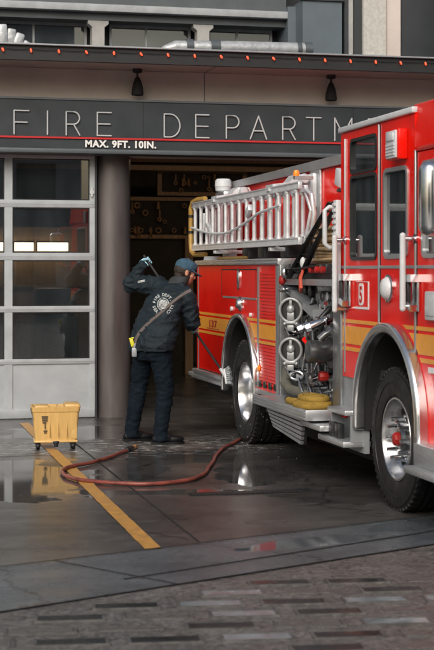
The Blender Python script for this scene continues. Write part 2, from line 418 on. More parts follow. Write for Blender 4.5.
# ------------------------------------------------------------------ camera, sky, sun
TH = R(13.4)
CAM = V((0, -17, 1.69))
cd = bpy.data.cameras.new('camera'); cam = bpy.data.objects.new('camera', cd); COL.objects.link(cam)
cam.location = CAM; cam.rotation_euler = (R(90), 0, -TH)
cd.sensor_fit = 'HORIZONTAL'; cd.sensor_width = 24; cd.lens = 1500 / 434 * 24; cd.shift_y = -55 / 434
cd.clip_start = .1; cd.clip_end = 600
cd.dof.use_dof = True; cd.dof.focus_distance = 14.0; cd.dof.aperture_fstop = 4.0
scene.camera = cam

world = bpy.data.worlds.new('World'); scene.world = world; world.use_nodes = True
nt = world.node_tree; N = nt.nodes; L = nt.links
sky = N.new('ShaderNodeTexSky'); sky.sky_type = 'NISHITA'; sky.sun_disc = False
SUN_EL, SUN_AZ = 33, 207           # azimuth clockwise from +Y (north): behind the camera, a little to its left
sky.sun_elevation = R(SUN_EL); sky.sun_rotation = R(SUN_AZ); sky.air_density = 1.5; sky.dust_density = 5; sky.ozone_density = 1
hs = N.new('ShaderNodeHueSaturation'); hs.inputs['Saturation'].default_value = .78
L.new(sky.outputs[0], hs.inputs['Color']); L.new(hs.outputs[0], N['Background'].inputs['Color'])
N['Background'].inputs['Strength'].default_value = .098
sd = bpy.data.lights.new('sun', 'SUN'); sun = bpy.data.objects.new('sun', sd); COL.objects.link(sun)
sd.energy = 1.3; sd.angle = R(38); sd.color = (1, .98, .96)
d = V((math.sin(R(SUN_AZ)) * math.cos(R(SUN_EL)), math.cos(R(SUN_AZ)) * math.cos(R(SUN_EL)), math.sin(R(SUN_EL))))
sun.rotation_euler = d.to_track_quat('Z', 'Y').to_euler()
scene.view_settings.view_transform = 'Standard'; scene.view_settings.look = 'None'
scene.view_settings.gamma = 1; scene.view_settings.use_curve_mapping = False
scene.view_settings.exposure = 0.42

# ------------------------------------------------------------------ ground
# kerb lines in plan (x, y), running past the frame on both sides
def ext(a, b, x): return (x, a[1] + (b[1] - a[1]) * (x - a[0]) / (b[0] - a[0]))
KT0, KT1 = (.77, -8.44), (3.84, -7.32); KB0, KB1 = (.67, -9.56), (3.43, -8.34); KM0, KM1 = (1.40, -8.93), (3.7, -7.86)
XL, XR = -14, 12
def sheet(name, poly, z, m):
    b = MB(); b.bm.faces.new([b.bm.verts.new((x, y, z)) for x, y in poly]); o = b.build(name, m, None, 0); return struct(o)
sheet('ground', [(-400, -400), (400, -400), (400, 400), (-400, 400)], -.012, M['asphalt'])
sheet('apron', [ext(KT0, KT1, XL), ext(KT0, KT1, XR), (XR, 14), (XL, 14)], 0, M['apron'])
kerb = sheet('kerb', [ext(KB0, KB1, XL), ext(KB0, KB1, XR), ext(KT0, KT1, XR), ext(KT0, KT1, XL)], .004, M['granite'])
# the lower course of the kerb, right of a skewed joint, sits a few millimetres lower and reads as a second strip
def grooves():
    b = MB()
    def line(p, q, w, z=.0075):
        p, q = V((*p, 0)), V((*q, 0)); t = (q - p).normalized(); n = V((-t.y, t.x, 0)) * w / 2
        b.bm.faces.new([b.bm.verts.new((v.x, v.y, z)) for v in (p - n, q - n, q + n, p + n)])
    line(KM0, ext(KM0, KM1, XR), .022)
    line((1.10, -8.33), (1.66, -9.13), .014, .0085)
    for k in range(1, 9):
        dx = 3.4 * k
        line((1.10 + dx, ext(KT0, KT1, 1.1 + dx)[1] - .01), (1.66 + dx, ext(KB0, KB1, 1.66 + dx)[1] + .01), .014, .0085)
        line((1.10 - dx, ext(KT0, KT1, 1.1 - dx)[1] - .01), (1.66 - dx, ext(KB0, KB1, 1.66 - dx)[1] + .01), .014, .0085)
    line(ext(KB0, KB1, XL), ext(KB0, KB1, XR), .02, .0065)
    line(ext(KT0, KT1, XL), ext(KT0, KT1, XR), .02, .0095)
    return b.build('kerb_joint', M['black_matte'], None, 0)
g = grooves(); g.parent = kerb
pave = sheet('pavement', [(XL, -30), (XR, -30), ext(KB0, KB1, XR), ext(KB0, KB1, XL)], 0, M['paving'])
# sunken glass-prism panels in the pavement, laid parallel to the building
cellw, cellh, px_, py_ = .31, .112, .425, .235
n_cell = 0
ca, sa = math.cos(R(-7)), math.sin(R(-7))
for j in range(12):
    for i in range(-3, 9):
        u = i * px_ + (.14 if j % 2 else 0); w = -j * py_
        x = 1.36 + u * ca - w * sa; y = -9.10 + u * sa + w * ca
        if y > ext(KB0, KB1, x)[1] - .20: continue
        # keep what the photo can see
        Zc = x * math.sin(TH) + (y + 17) * math.cos(TH); Xc = x * math.cos(TH) - (y + 17) * math.sin(TH)
        if Zc < 6.2 or abs(Xc / Zc) > .175: continue
        rnd = random.random(); filled = rnd > .52
        b = MB(); r_ = Matrix.Rotation(R(-7), 3, 'Z')
        if not filled: b.obox((x, y, .003), (cellw, cellh, .006), r_, .002)
        else: b.obox((x, y, .003), (cellw * .98, cellh * .95, .005), r_, .002)
        o = b.build('paving_panel', M['prism_filled'] if filled else (M['prism_pale'] if rnd < .14 else M['prism']), None, 20); o.parent = pave
        if not filled or rnd > .8:
            b = MB()
            for sx, sy, w_, h_ in ((0, 1, cellw + .03, .012), (0, -1, cellw + .03, .012), (1, 0, .016, cellh), (-1, 0, .016, cellh)):
                c = V((x, y, .004)) + r_ @ V((sx * (cellw / 2 + .008), sy * (cellh / 2 + .006), 0))
                b.obox(c, (w_, h_, .009), r_)
            lp = b.build('panel_lip', M['rim_grey'], None, 20); lp.parent = o
        n_cell += 1

# yellow painted guide line, worn at its edges
b = MB(); n = 60; pts = []
for i in range(n + 1):
    t = i / n; y = -.4 + t * (-8.10 + .4); xc = 1.765 - .035 * t
    e = .006 * noise.noise(V((y * 5, 0, 3))); e2 = .006 * noise.noise(V((y * 5, 9, 3)))
    pts.append((b.bm.verts.new((xc - .052 + e, y, .004)), b.bm.verts.new((xc + .052 + e2, y, .004))))
for p, q in zip(pts, pts[1:]): b.bm.faces.new((p[0], p[1], q[1], q[0]))
struct(b.build('painted_line', M['paintline'], None, 0))
# saw-cut control joints in the apron
b = MB()
def cut(p, q, w=.012, z=.004):
    p, q = V((*p, 0)), V((*q, 0)); t = (q - p).normalized(); nn = V((-t.y, t.x, 0)) * w / 2
    b.bm.faces.new([b.bm.verts.new((v.x, v.y, z)) for v in (p - nn, q - nn, q + nn, p + nn)])
cut((2.04, -.3), (2.05, -7.92)); cut((5.2, -.3), (5.2, -6.6)); cut((-1.0, -.3), (-1.0, -9.0))
for y in (-3.35,):
    cut((-6, y), (1.66, y)); cut((1.86, y), (12, y))
struct(b.build('apron_joint', M['black_matte'], None, 0))
# black ribbed strip painting the dark reflection at the puddle edge
b = MB(); b.box(2.40, 3.35, -6.05, -5.93, .002, .008)
for k in range(24): b.box(2.41 + k * .039, 2.43 + k * .039, -6.04, -5.94, .008, .012)
o = b.build('dark_reflection_strip', M['black'], None, 20); o.rotation_euler = (0, 0, 0)
tag(o, 'narrow black strip standing for a dark reflection in the wet apron in front of the hose loop', 'painted reflection')

# ------------------------------------------------------------------ the fire station
fs = empty('fire_station', (4, 0, 0), 'fire station facade with dark lettered sign, glazed bay door and open bay', 'building')
b = MB()
b.box(-6, -2.5, .02, .4, 0, 3.0); b.box(7.6, 12, .02, .4, 0, 3.0)                   # piers beyond the bays
b.box(-6, 12, .0, .35, 3.0, 3.978)                                                  # header above the bays
b.build('front_wall', M['beige'], fs)
b = MB(); b.box(-6, 12, 10, 10.3, 0, 4.1); b.box(-6, -5.7, .4, 10, 0, 4.1); b.box(11.7, 12, .4, 10, 0, 4.1); b.build('inside_wall', M['int_wall'], fs)
b = MB(); b.box(-6, 12, .02, 10.3, 3.98, 4.028)
for k in range(6): b.box(-5.7, 11.7, 1.6 + 1.5 * k, 1.78 + 1.5 * k, 3.55, 3.97)
b.build('ceiling', M['int_wall'], fs)
b = MB(); b.box(-5.6, 11.6, 2.4, 2.55, 3.12, 3.26); b.box(-5.6, 11.6, 6.5, 6.6, 3.28, 3.36); b.build('ceiling_rail', M['wood'], fs)
# round metal column between the bays, with vertical seams
for xc, vis in ((2.85, 1), (-2.32, 0), (7.35, 0)):
    b = MB(); b.cone((xc, .22, 0), (xc, .22, 3.0), .212, .212, 40); b.cone((xc, .22, .0), (xc, .22, .05), .222, .222, 40)
    b.build('column', M['column'], fs)
# canopy
can = MB(); can.box(-6, 12, -.69, -.0, 3.98, 4.02); can = can.build('canopy', M['beige'], fs)
b = MB(); b.box(-6, 12, -.72, -.69, 3.962, 4.121); b.box(-6, 12, -.755, -.72, 3.962, 3.99); b.build('canopy_edge', M['canopy_dark'], can)
b = MB(); b.box(-6, 12, -.765, -.66, 4.123, 4.143, .006); b.build('drip_edge', M['grey_paint'], can)
b = MB(); b.box(-6, 12, -.685, 1.0, 4.03, 4.11); b.build('canopy_roof', M['dark_panel'], can)
for k in range(-8, 28):
    x = 1.5 + .3025 * k
    if x < -.2 or x > 8: continue
    b = MB(); r_ = Matrix.Rotation(R(-25 + random.uniform(-16, 16)), 3, 'Y')
    b.ell((x, -.755, 4.064), (.012, .011, .022), r_, 12)
    o = b.build('canopy_light', M['bulb'], can)
    s = MB(); s.cone((x + .004, -.72, 4.079), (x + .003, -.747, 4.077), .016, .013, 10); s.build('socket', M['black'], can)
b = MB(); pts = []
for k in range(-6, 22):
    x = 1.5 + .3025 * k; pts += [V((x, -.745, 4.085)), V((x + .1, -.738, 4.076)), V((x + .2, -.738, 4.077))]
b.tube(pts, .004, 6); b.build('light_cable', M['black'], can)
# sign board
b = MB(); b.box(-6, 12, -.30, -.003, 3.045, 3.605); sign = b.build('sign_board', M['slate'], fs)
b = MB(); b.box(-6, 12, -.32, -.30, 3.157, 3.176); b.build('red_line', M['sign_red'], sign)
b = MB(); b.box(-6, 12, -.325, -.003, 2.995, 3.045, .006); b.box(-6, 12, -.315, -.30, 3.59, 3.612); b.build('lintel', M['slate_light'], sign)
ST = {  # stroke letters in a unit box (w, 1)
 'F': [[(0, 0), (0, 1), (.62, 1)], [(0, .5), (.55, .5)]], 'I': [[(0, 0), (0, 1)]],
 'R': [[(0, 0), (0, 1), (.3, 1)], 'bowl', [(.32, .46), (.58, 0)]], 'E': [[(.6, 0), (0, 0), (0, 1), (.6, 1)], [(0, .5), (.55, .5)]],
 'D': ['dee'], 'P': [[(0, 0), (0, 1), (.3, 1)], 'bowl'], 'A': [[(0, 0), (.37, 1), (.74, 0)], [(.13, .35), (.61, .35)]],
 'T': [[(0, 1), (.68, 1)], [(.34, 1), (.34, 0)]], 'M': [[(0, 0), (0, 1), (.4, .25), (.8, 1), (.8, 0)]], 'N': [[(0, 0), (0, 1), (.62, 0), (.62, 1)]]}
def arc(cx, cy, rx, ry, a0, a1, n=12): return [(cx + rx * math.cos(R(a0 + (a1 - a0) * i / n)), cy + ry * math.sin(R(a0 + (a1 - a0) * i / n))) for i in range(n + 1)]
def letter(ch, x, h=.26, z0=3.197, r=.0088):
    b = MB()
    for st in ST[ch]:
        closed = False
        if st == 'bowl': st = [(0, 1), (.3, 1)] + arc(.3, .73, .27, .27, 90, -90)[1:] + [(0, .46)]
        elif st == 'dee': st = [(0, 0), (0, 1), (.25, 1)] + arc(.25, .5, .45, .5, 90, -90, 18)[1:] + [(0, 0)]
        P = [V((x + u * h, -.318, z0 + v * h)) for u, v in st]
        P = [p for i, p in enumerate(P) if i == 0 or (p - P[i - 1]).length > 1e-5]
        for p, q in zip(P, P[1:]): b.cone(p, q, r, r, 10)
        for p in P: b.ell(p, r, None, 10)
        b.cone(P[0], P[0] + V((0, .015, 0)), .004, .004, 6)
    b.build('letter', M['letters'], sign, 20)
b = MB()
for x in (-3.4, -1.0, 1.25, 3.12, 5.62, 8.0): b.box(x - .003, x + .003, -.302, -.299, 3.18, 3.60)
b.build('panel_joint', M['black_matte'], sign)
b = MB()
for x in (-3.1, .2, 3.9, 6.9): b.box(x - .004, x + .004, -.003, .001, 3.62, 3.975)
for x in (-3.1, .2, 3.9, 6.9): b.box(x - .004, x + .004, -.68, -.004, 3.977, 3.981)
b.build('render_joint', M['slate_light'], fs)
for ch, x in zip('FIREDEPARTMENT', (1.665, 2.035, 2.245, 2.595, 3.36, 3.725, 4.085, 4.37, 4.755, 5.04, 5.385, 5.80, 6.15, 6.50)): letter(ch, x)
b = MB(); b.add(text_bm('MAX. 9FT. 10IN.', .106, .004, .004, 'LEFT', 1.1), Matrix.Translation((2.452, -.328, 3.068)) @ Matrix.Rotation(R(90), 4, 'X'))
b.build('height_lettering', M['white_vinyl'], sign, 20)
# bell lamps under the canopy
for x in (3.08, 5.39, .77, 7.7):
    b = MB(); b.lathe([(.055, 0), (.055, -.035), (.045, -.045), (.012, -.05), (.012, -.12)], (x, -.16, 3.98), (0, 0, 1), 20); lam = b.build('wall_lamp', M['black'], fs)
    b = MB(); b.lathe([(.018, -.09), (.03, -.11), (.05, -.16), (.064, -.22), (.070, -.285), (.066, -.30), (.055, -.295), (.045, -.2), (.015, -.12)], (x, -.16, 3.98), (0, 0, 1), 28); b.build('shade', M['black_matte'], lam)
# glazed sectional door of the left bay
gd = empty('garage_door', (0, 0, 0), None, None); gd.parent = fs; gd.location = (-4, 0, 0)
PITCH, X1 = .955, 2.62
rows = [(.0, .11), (.62, .68), (1.21, 1.28), (1.80, 1.885), (2.40, 2.485), (2.955, 2.995)]
mull = [X1 - .03 - PITCH * k for k in range(6)]
b = MB()
for z0, z1 in rows: b.box(-2.1, X1, .03, .075, z0, z1, .004)
for i, xm in enumerate(mull):
    for (a0, a1), (c0, c1) in zip(rows, rows[1:]): b.box(xm - (.03 if i == 0 else .045), xm + (.03 if i == 0 else .045), .034, .072, a1, c0)
for z in (.65, 1.245, 1.842, 2.442): b.box(-2.1, X1, .026, .03, z - .002, z + .002)
frame_ = b.build('door_frame', M['door_alu'], fs); 
bpy.data.objects.remove(gd); gd = frame_; gd.name = 'garage_door'
for i in range(5):
    xa, xb = mull[i + 1] + .045, mull[i] - (.03 if i == 0 else .045)
    for k, ((a0, a1), (c0, c1)) in enumerate(zip(rows, rows[1:])):
        if k == 0:
            b = MB(); b.box(xa - .005, xb + .005, .048, .06, a1 - .005, c0 + .005); b.build('solid_panel', M['door_panel'], gd)
        else:
            b = MB(); b.box(xa - .005, xb + .005, .05, .056, a1 - .005, c0 + .005); b.build('pane', M['door_glass'], gd)
            b = MB(); b.plate([(xa - .004, a1 - .004), (xb + .004, a1 - .004), (xb + .004, c0 + .004), (xa - .004, c0 + .004)], [rrect(xa + .012, xb - .012, a1 + .012, c0 - .012, .004, 1)], face_map(.042), 0, .007); b.build('gasket', M['black'], gd)
b = MB(); b.box(X1 - .06, X1 - .01, .01, .03, 2.56, 2.60); b.box(X1 - .048, X1 - .03, .0, .03, 2.53, 2.63); b.build('door_latch', M['white_paint'], gd)
b = MB(); b.box(-2.1, X1, .03, .09, -.0, .012); b.build('rubber_seal', M['black'], gd)
b = MB(); b.box(X1 + .002, X1 + .02, .01, .16, 0, 2.995); b.build('door_jamb', M['dark_panel'], fs)

# upper storey, set back
b = MB(); b.box(-6, 5.14, 1.3, 1.6, 4.0, 4.74); b.build('upper_back_wall', M['dark_panel'], fs)
b = MB(); b.box(-6, 5.14, .92, 1.6, 4.70, 4.785); b.build('upper_soffit', M['slate_light'], fs)
b = MB(); b.box(-6, 5.14, .80, 1.6, 4.79, 4.875, .004); b.build('upper_band', M['band_light'], fs)
b = MB(); b.box(-6, 5.14, .88, 1.6, 4.88, 9.0); b.build('upper_cladding', M['slate_light'], fs)
for k in range(60):
    pass
for x in (-1.0, .15, 1.4, 2.80, 4.10):
    b = MB(); b.prism([(x - .075, 4.0), (x + .075, 4.0), (x + .075, 4.62), (x + .125, 4.66), (x + .125, 4.70), (x - .125, 4.70), (x - .125, 4.66), (x - .075, 4.62)], face_map(.93), 0, .16); b.build('upper_column', M['upper_grey'], fs)
for x0, x1 in ((.27, 1.28), (1.52, 2.70), (2.98, 4.00), (4.22, 5.05), (-.9, .05)):
    b = MB(); b.plate([(x0, 4.1), (x1, 4.1), (x1, 4.70), (x0, 4.70)], [rrect(x0 + .03, (x0 * .55 + x1 * .45) - .012, 4.13, 4.665, .01, 1), rrect((x0 * .55 + x1 * .45) + .012, x1 - .03, 4.13, 4.665, .01, 1)], face_map(1.2), 0, .05); wf = b.build('upper_window', M['grey_paint'], fs)
    b = MB(); b.box(x0 + .02, x1 - .02, 1.22, 1.228, 4.12, 4.68); b.build('pane', M['win_glass'], wf)
b = MB(); b.box(5.14, 5.24, .8, 1.6, 4.0, 4.94); b.box(5.24, 5.74, .5, 1.6, 4.0, 4.97); b.build('upper_blue_wall', M['slate_blue'], fs)
b = MB(); b.box(5.22, 5.76, .47, .55, 4.97, 5.0); 
for k in range(5): b.box(5.24 + k * .12, 5.255 + k * .12, .5, .52, 5.0, 5.25)
b.box(5.22, 5.76, .48, .53, 5.25, 5.28); b.build('railing', M['dark_panel'], fs)
b = MB(); b.box(5.78, 5.83, .52, 1.4, 4.0, 9); b.box(5.90, 6.0, .5, 1.4, 4.0, 9); b.build('upper_dark_post', M['dark_panel'], fs)
b = MB(); b.box(5.835, 5.895, .54, 1.4, 4.0, 9); b.build('upper_grey_post', M['upper_grey'], fs)
b = MB(); b.box(6.0, 6.29, .45, 1.4, 4.0, 9); b.build('stucco_pier', M['stucco'], fs)
b = MB(); b.box(6.29, 6.50, .5, 1.4, 4.0, 9); b.box(6.315, 6.325, .492, .5, 4.0, 9); b.build('upper_pier', M['beige'], fs)
b = MB()
for k in range(5): b.box(6.505 + k * .53, 7.025 + k * .53, .55, 1.4, 4.0, 9, .004)
b.build('cladding', M['dark_panel'], fs)
b = MB(); b.box(5.78, 12, 1.4, 1.6, 4.0, 9); b.box(5.14, 5.78, 1.6, 1.8, 4.0, 9); b.build('upper_wall', M['dark_panel'], fs)

# things on the canopy
b = MB(); pts = [(3.25, -.45, 4.13), (3.34, -.45, 4.165), (3.46, -.45, 4.20), (4.2, -.46, 4.215), (5.04, -.45, 4.225)]
rr = [.015, .05, .075, .078, .078]
b.tube(pts, rr, 16); duct = b.build('foil_duct', M['wrap'], None, 50); tag(duct, 'long white foil wrapped duct with dark bands lying on the canopy', 'duct')
for x0, x1 in ((3.58, 3.66), (3.86, 3.97), (4.88, 4.93), (4.97, 5.06)):
    s = MB(); s.cone((x0, -.455, 4.185 + x0 * .008), (x1, -.455, 4.185 + x1 * .008), .083, .083, 16); o = s.build('tape_band', M['slate_light'], None); o.parent = duct
b = MB()
for k in range(6):
    x = 1.32 + k * .085; hgt = (.17, .25, .26, .22, .17, .09)[k]
    b.obox((x + .03, -.4 + .03 * (k % 2), 4.11 + hgt / 2), (.1, .35, hgt), Matrix.Rotation(R((-4, 5, -3, 9, 18, 30)[k]), 3, 'Y'), .02)
o = b.build('folded_tarpaulin', M['wrap']); tag(o, 'bundle of folded white sheeting on the left end of the canopy', 'sheeting')
b = MB(); b.box(5.62, 5.72, -.1, .05, 4.11, 4.19, .01); b.cone((5.67, -.03, 4.19), (5.67, -.03, 4.26), .03, .018, 10); o = b.build('canopy_floodlight', M['wrap']); tag(o, 'small pale lamp housing on the canopy before the blue grey wall', 'lamp')

# ------------------------------------------------------------------ inside the bays
def rack(x0, x1, z0, z1, y, label, mullx=()):
    t = empty('gear_board', (x0, y, 0), label, 'gear board')
    b = MB(); b.box(x0, x1, y, y + .04, z0, z1); b.build('back_panel', M['board'], t)
    b = MB(); b.box(x0, x1, y - .06, y - .003, z1 - .06, z1); b.box(x0, x1, y - .06, y - .003, z0, z0 + .06)
    for x in (x0, x1 - .07) + tuple(mullx): b.box(x, x + .07, y - .058, y - .004, z0 + .06, z1 - .06)
    b.build('timber_frame', M['wood'], t); return t
rack(4.05, 5.32, 2.20, 2.87, 6.9, 'lower dark gear board in a timber frame at the back of the open bay')
rack(4.70, 6.2, 2.90, 3.32, 6.95, 'upper dark gear board above the other one at the back of the open bay')
random.seed(23)
for k in range(34):
    up = k < 16
    x = (4.90 + random.random() * 1.1) if up else (4.15 + random.random() * 1.0)
    z = (2.98 + random.choice((0, .13, .22))) if up else 2.33 + random.choice((0, .14, .28, .40))
    y = 6.85 if up else 6.80
    b = MB(); rr_ = .024 + random.random() * .026
    if k % 4 == 1:      # a hanging wrench shape
        b.box(x - .012, x + .012, y - .01, y + .02, z - .09, z + .05, .005); b.lathe([(.035, -.01), (.035, .02), (.018, .02), (.018, -.01)], (x, y + .01, z - .10), (0, -1, 0), 12, closed=True)
    elif k % 4 == 3:    # a nozzle standing on its peg
        b.lathe([(.03, -.06), (.034, -.03), (.022, .0), (.028, .06), (.018, .065)], (x, y, z), (0, 0, 1), 14)
    else:
        b.lathe([(rr_, 0), (rr_, .03), (rr_ * .65, .03), (rr_ * .6, 0)], (x, y + .01, z), (0, -1, 0), 14, closed=True)
    b.cone((x, y + .1, z + rr_), (x, y - .02, z + rr_), .005, .005, 6)
    o = b.build('hanging_fitting', M['brass']); tag(o, 'small dull brass fitting hanging on a dark gear board in the open bay', 'hose fitting', 'brass fittings hung on the gear boards')
for xa, xb, lb_ in ((5.15, 5.28, 'warm timber post under the lower gear board nearest the engine'), (4.05, 4.15, 'timber post under the lower gear board nearest the column')):
    b = MB(); b.box(xa, xb, 6.84, 6.98, 0, 2.2); o = b.build('timber_post', M['wood']); tag(o, lb_, 'post')
b = MB()
for x in (4.4, 6.4): b.box(x - .7, x + .7, 3.6, 3.8, 3.46, 3.52, .01)  # unseen lamps added above the open bay to brighten the gear boards
b.build('added_fill_lamp', mat('added_fill_tube', (.8, .7, .55), .5, 0, emit=(1, .74, .48), estr=7.), fs)
b = MB(); b.box(3.2, 5.1, 6.86, 6.95, 0, 2.16); o = b.build('locker_row', M['board']); tag(o, 'dark plain lockers under the lower gear board in the open bay', 'lockers')
# lit ceiling strips seen through the door glass
for x0, x1, y, z in ((.55, 2.07, 4.0, 1.955), (2.09, 2.375, 4.0, 1.955), (2.41, 2.86, 4.0, 1.955)):
    t = empty('strip_light', ((x0 + x1) / 2, y, z), None, 'light', 'lit strip lights behind the door glass')
    t['label'] = {.55: 'long lit strip light behind the door at the frame edge', 2.09: 'short lit strip light between its two neighbours behind the door glass', 2.41: 'lit strip light nearest the column behind the door glass'}[x0]
    b = MB(); b.box(x0 + .008, x1 - .008, y, y + .06, z, z + .12, .01); b.build('tube_cover', M['fluoro'], t)
    b = MB(); b.box(x0, x1, y - .02, y + .09, z + .122, z + .14); b.box(x0, x0 + .007, y - .01, y + .07, z, z + .12); b.box(x1 - .007, x1, y - .01, y + .07, z, z + .12); b.build('housing', M['black'], t)
b = MB(); b.box(.2, 3.3, 4.3, 4.38, 1.45, 2.3); b.box(.2, 3.3, 4.28, 4.30, 2.26, 2.30); b.box(1.6, 1.68, 4.26, 4.3, 0, 2.3); b.box(2.4, 2.46, 4.26, 4.3, 0, 2.3); b.box(.2, 3.3, 4.34, 4.38, 0, 1.45); o = b.build('timber_partition', M['wood']); tag(o, 'warm timber partition inside the left bay behind the strip lights', 'partition')
b = MB(); b.box(2.3, 2.9, 3.3, 3.8, .0, 1.05, .02); b.box(2.33, 2.87, 3.33, 3.77, 1.05, 1.45, .05); b.box(2.4, 2.8, 3.2, 3.3, .3, .9, .02); o = b.build('workshop_cabinet', M['black']); tag(o, 'dark cabinet behind the door panes beside the column', 'cabinet')

# buildings across the street, behind the photographer: mirrored in glass, chrome and wet ground
for nm, x0, x1, y, h, lab in (('street_building', -34, -10, -46, 10, 'low masonry block across the street behind the photographer'), ('street_building', -6, 10, -52, 14, 'taller masonry block across the street with rows of windows'), ('street_building', 14, 40, -46, 9, 'wide masonry block across the street at the far corner')):
    t = empty(nm, ((x0 + x1) / 2, y, 0), lab, 'building')
    b = MB(); b.box(x0, x1, y - 12, y, 0, h); b.box(x0 - .3, x1 + .3, y - 12.3, y + .3, h, h + .5); b.build('wall', M['concrete_far'], t)
    for fl in range(int(h // 3.6)):
        for i in range(int((x1 - x0) // 3)):
            b = MB(); b.box(x0 + 1 + i * 3, x0 + 2.8 + i * 3, y - .02, y + .06, 1.0 + fl * 3.5, 3.1 + fl * 3.5); b.build('window', M['far_glass'], t)
M['rim'] = mat('wheel_aluminium', (.42, .43, .45), .26, .9, var=.15, vscale=14, rvar=.1)
# ------------------------------------------------------------------ the fire engine (its near side is the plane x = 3.65)
fe = empty('fire_engine', (4.9, -4.8, 0), 'red fire engine with gold stripes parked before the open bay, cab towards the camera', 'fire engine')
XS, XF = 3.65, 6.15
def arch_pts(yc, zc, r, zb, n=22):
    """from the rear foot over the top to the front foot"""
    return [(yc + r, zb)] + [(yc + r * math.cos(R(180 * i / n)), zc + r * math.sin(R(180 * i / n))) for i in range(n + 1)] + [(yc - r, zb)]
RA = (-2.74, .61, .62); FA = (-7.02, .64, .62)
# rear body shell
out = [(-.72, 1.735), (-.72, .56)] + arch_pts(*RA, .56) + [(-4.08, .56), (-4.08, 1.735)]
b = MB(); b.plate(out, [], side_map(XS), 0, .03); b.plate(out, [], side_map(XF), -.03, 0)
b.box(XS + .03, XF - .03, -.75, -.72, .56, 1.735); b.box(XS + .03, XF - .03, -4.08, -4.05, .56, 1.735); b.box(XS + .03, XF - .03, -4.05, -.75, 1.705, 1.735)
body = b.build('rear_body', M['red'], fe)
b = MB(); b.box(XS + .36, XF - .36, -5.80, -1.0, 1.735, 2.585, .01); b.build('upper_body', M['red'], fe)
# hose bed rim of tread plate, slightly higher over the pump
b = MB(); b.prism([(-.95, 2.585), (-.95, 2.66), (-4.86, 2.675), (-4.86, 2.59)], side_map(XS + .33), 0, .05); b.prism([(-.95, 2.585), (-.95, 2.66), (-4.86, 2.675), (-4.86, 2.59)], side_map(XF - .33), -.05, 0)
b.box(XS + .33, XF - .33, -5.84, -4.86, 2.59, 2.675); b.build('hose_bed_rim', M['tread'], fe)
b = MB(); b.box(XS + .42, XF - .42, -4.6, -1.6, 2.59, 2.62); b.build('hose_bed_cover', M['red_dull'], fe)
# body top trim
b = MB(); b.box(XS - .02, XS + .36, -4.10, -.70, 1.738, 1.795, .006); b.box(XF - .36, XF + .02, -4.10, -.70, 1.738, 1.795, .006); b.build('top_ledge', M['tread'], fe)
b = MB(); b.box(XS - .028, XS - .021, -4.09, -.71, 1.745, 1.755); b.box(XS - .028, XS - .021, -4.09, -.71, 1.778, 1.786); b.build('ledge_bead', M['polish'], fe)
# stripes on the rear body (3 mm proud), cut round the wheel arch
def stripe(y0, y1, z0, z1, A, parent, m, t=.004):
    yc, zc, r = A; r = r + .02
    z = (z0 + z1) / 2
    segs = [(y0, y1)]
    # rear and front of the arch
    def edge(zz): return math.sqrt(max(0, r * r - (zz - zc) ** 2)) if zz > zc else r
    b = MB(); mp = side_map(XS)
    if zc + r > z0:
        ztop = min(z1, zc + r); k = 8
        for s_ in (1, -1):
            lim = y0 if s_ > 0 else y1
            pts = [(lim, z0)] + [(yc + s_ * edge(z0 + (ztop - z0) * i / k), z0 + (ztop - z0) * i / k) for i in range(k + 1)]
            if ztop < z1: pts += [(yc, z1)]
            pts += [(lim, z1)]
            b.prism(pts, mp, -t, -.0005)
    else: b.prism([(y0, z0), (y1, z0), (y1, z1), (y0, z1)], mp, -t, -.0005)
    return b.build('stripe', m, parent, 0)
for z0, z1 in ((1.205, 1.232), (1.052, 1.185), (1.005, 1.032)): stripe(-.74, -4.07, z0, z1, RA, body, M['gold'])
b = MB(); b.add(text_bm('137', .10, .0015, .002), Matrix.Translation((XS - .0065, -1.50, 1.085)) @ Matrix.Rotation(R(-90), 4, 'Z') @ Matrix.Rotation(R(90), 4, 'X') @ Matrix.Diagonal((2.6, 1, 1, 1)))
b.box(XS - .006, XS - .0042, -1.78, -1.22, 1.063, 1.071); b.build('number', M['red_dull'], body, 0)
# compartment seams, shutter, furniture
b = MB()
for y in (-.80, -3.34): b.box(XS - .006, XS + .001, y - .008, y + .008, .58, 1.72)
b.box(XS - .005, XS + .001, -3.30, -1.95, 1.405, 1.425)
b.build('seam_strip', M['alu'], body)
b = MB()
for (ya, yb, za, zb) in ((-1.9, -1.888, 1.43, 1.70), (-3.30, -1.9, 1.69, 1.70), (-3.28, -3.27, 1.43, 1.70), (-.83, -.822, .60, 1.70), (-2.05, -.83, .60, .61)): b.box(XS - .0025, XS + .001, ya, yb, za, zb)
b.build('door_gap', M['black_matte'], body)
b = MB()
n = 34
for i in range(n):
    z = .63 + i * (1.05) / n
    if z > .99 and z < 1.24: pass
    b.box(XS - .008, XS - .0055, -4.0, -3.42, z, z + 1.05 / n * .80, .001, 1)
b.build('roller_shutter', M['red'], body)
for z0, z1 in ((1.205, 1.232), (1.052, 1.185), (1.005, 1.032)):
    b = MB(); b.box(XS - .0135, XS - .0105, -4.0, -3.42, z0, z1); b.build('stripe', M['gold'], body, 0)
b = MB(); b.box(XS - .014, XS, -4.09, -4.01, .56, 1.73); b.box(XS - .014, XS, -3.415, -3.385, .60, 1.72); b.build('shutter_rail', M['alu'], body)
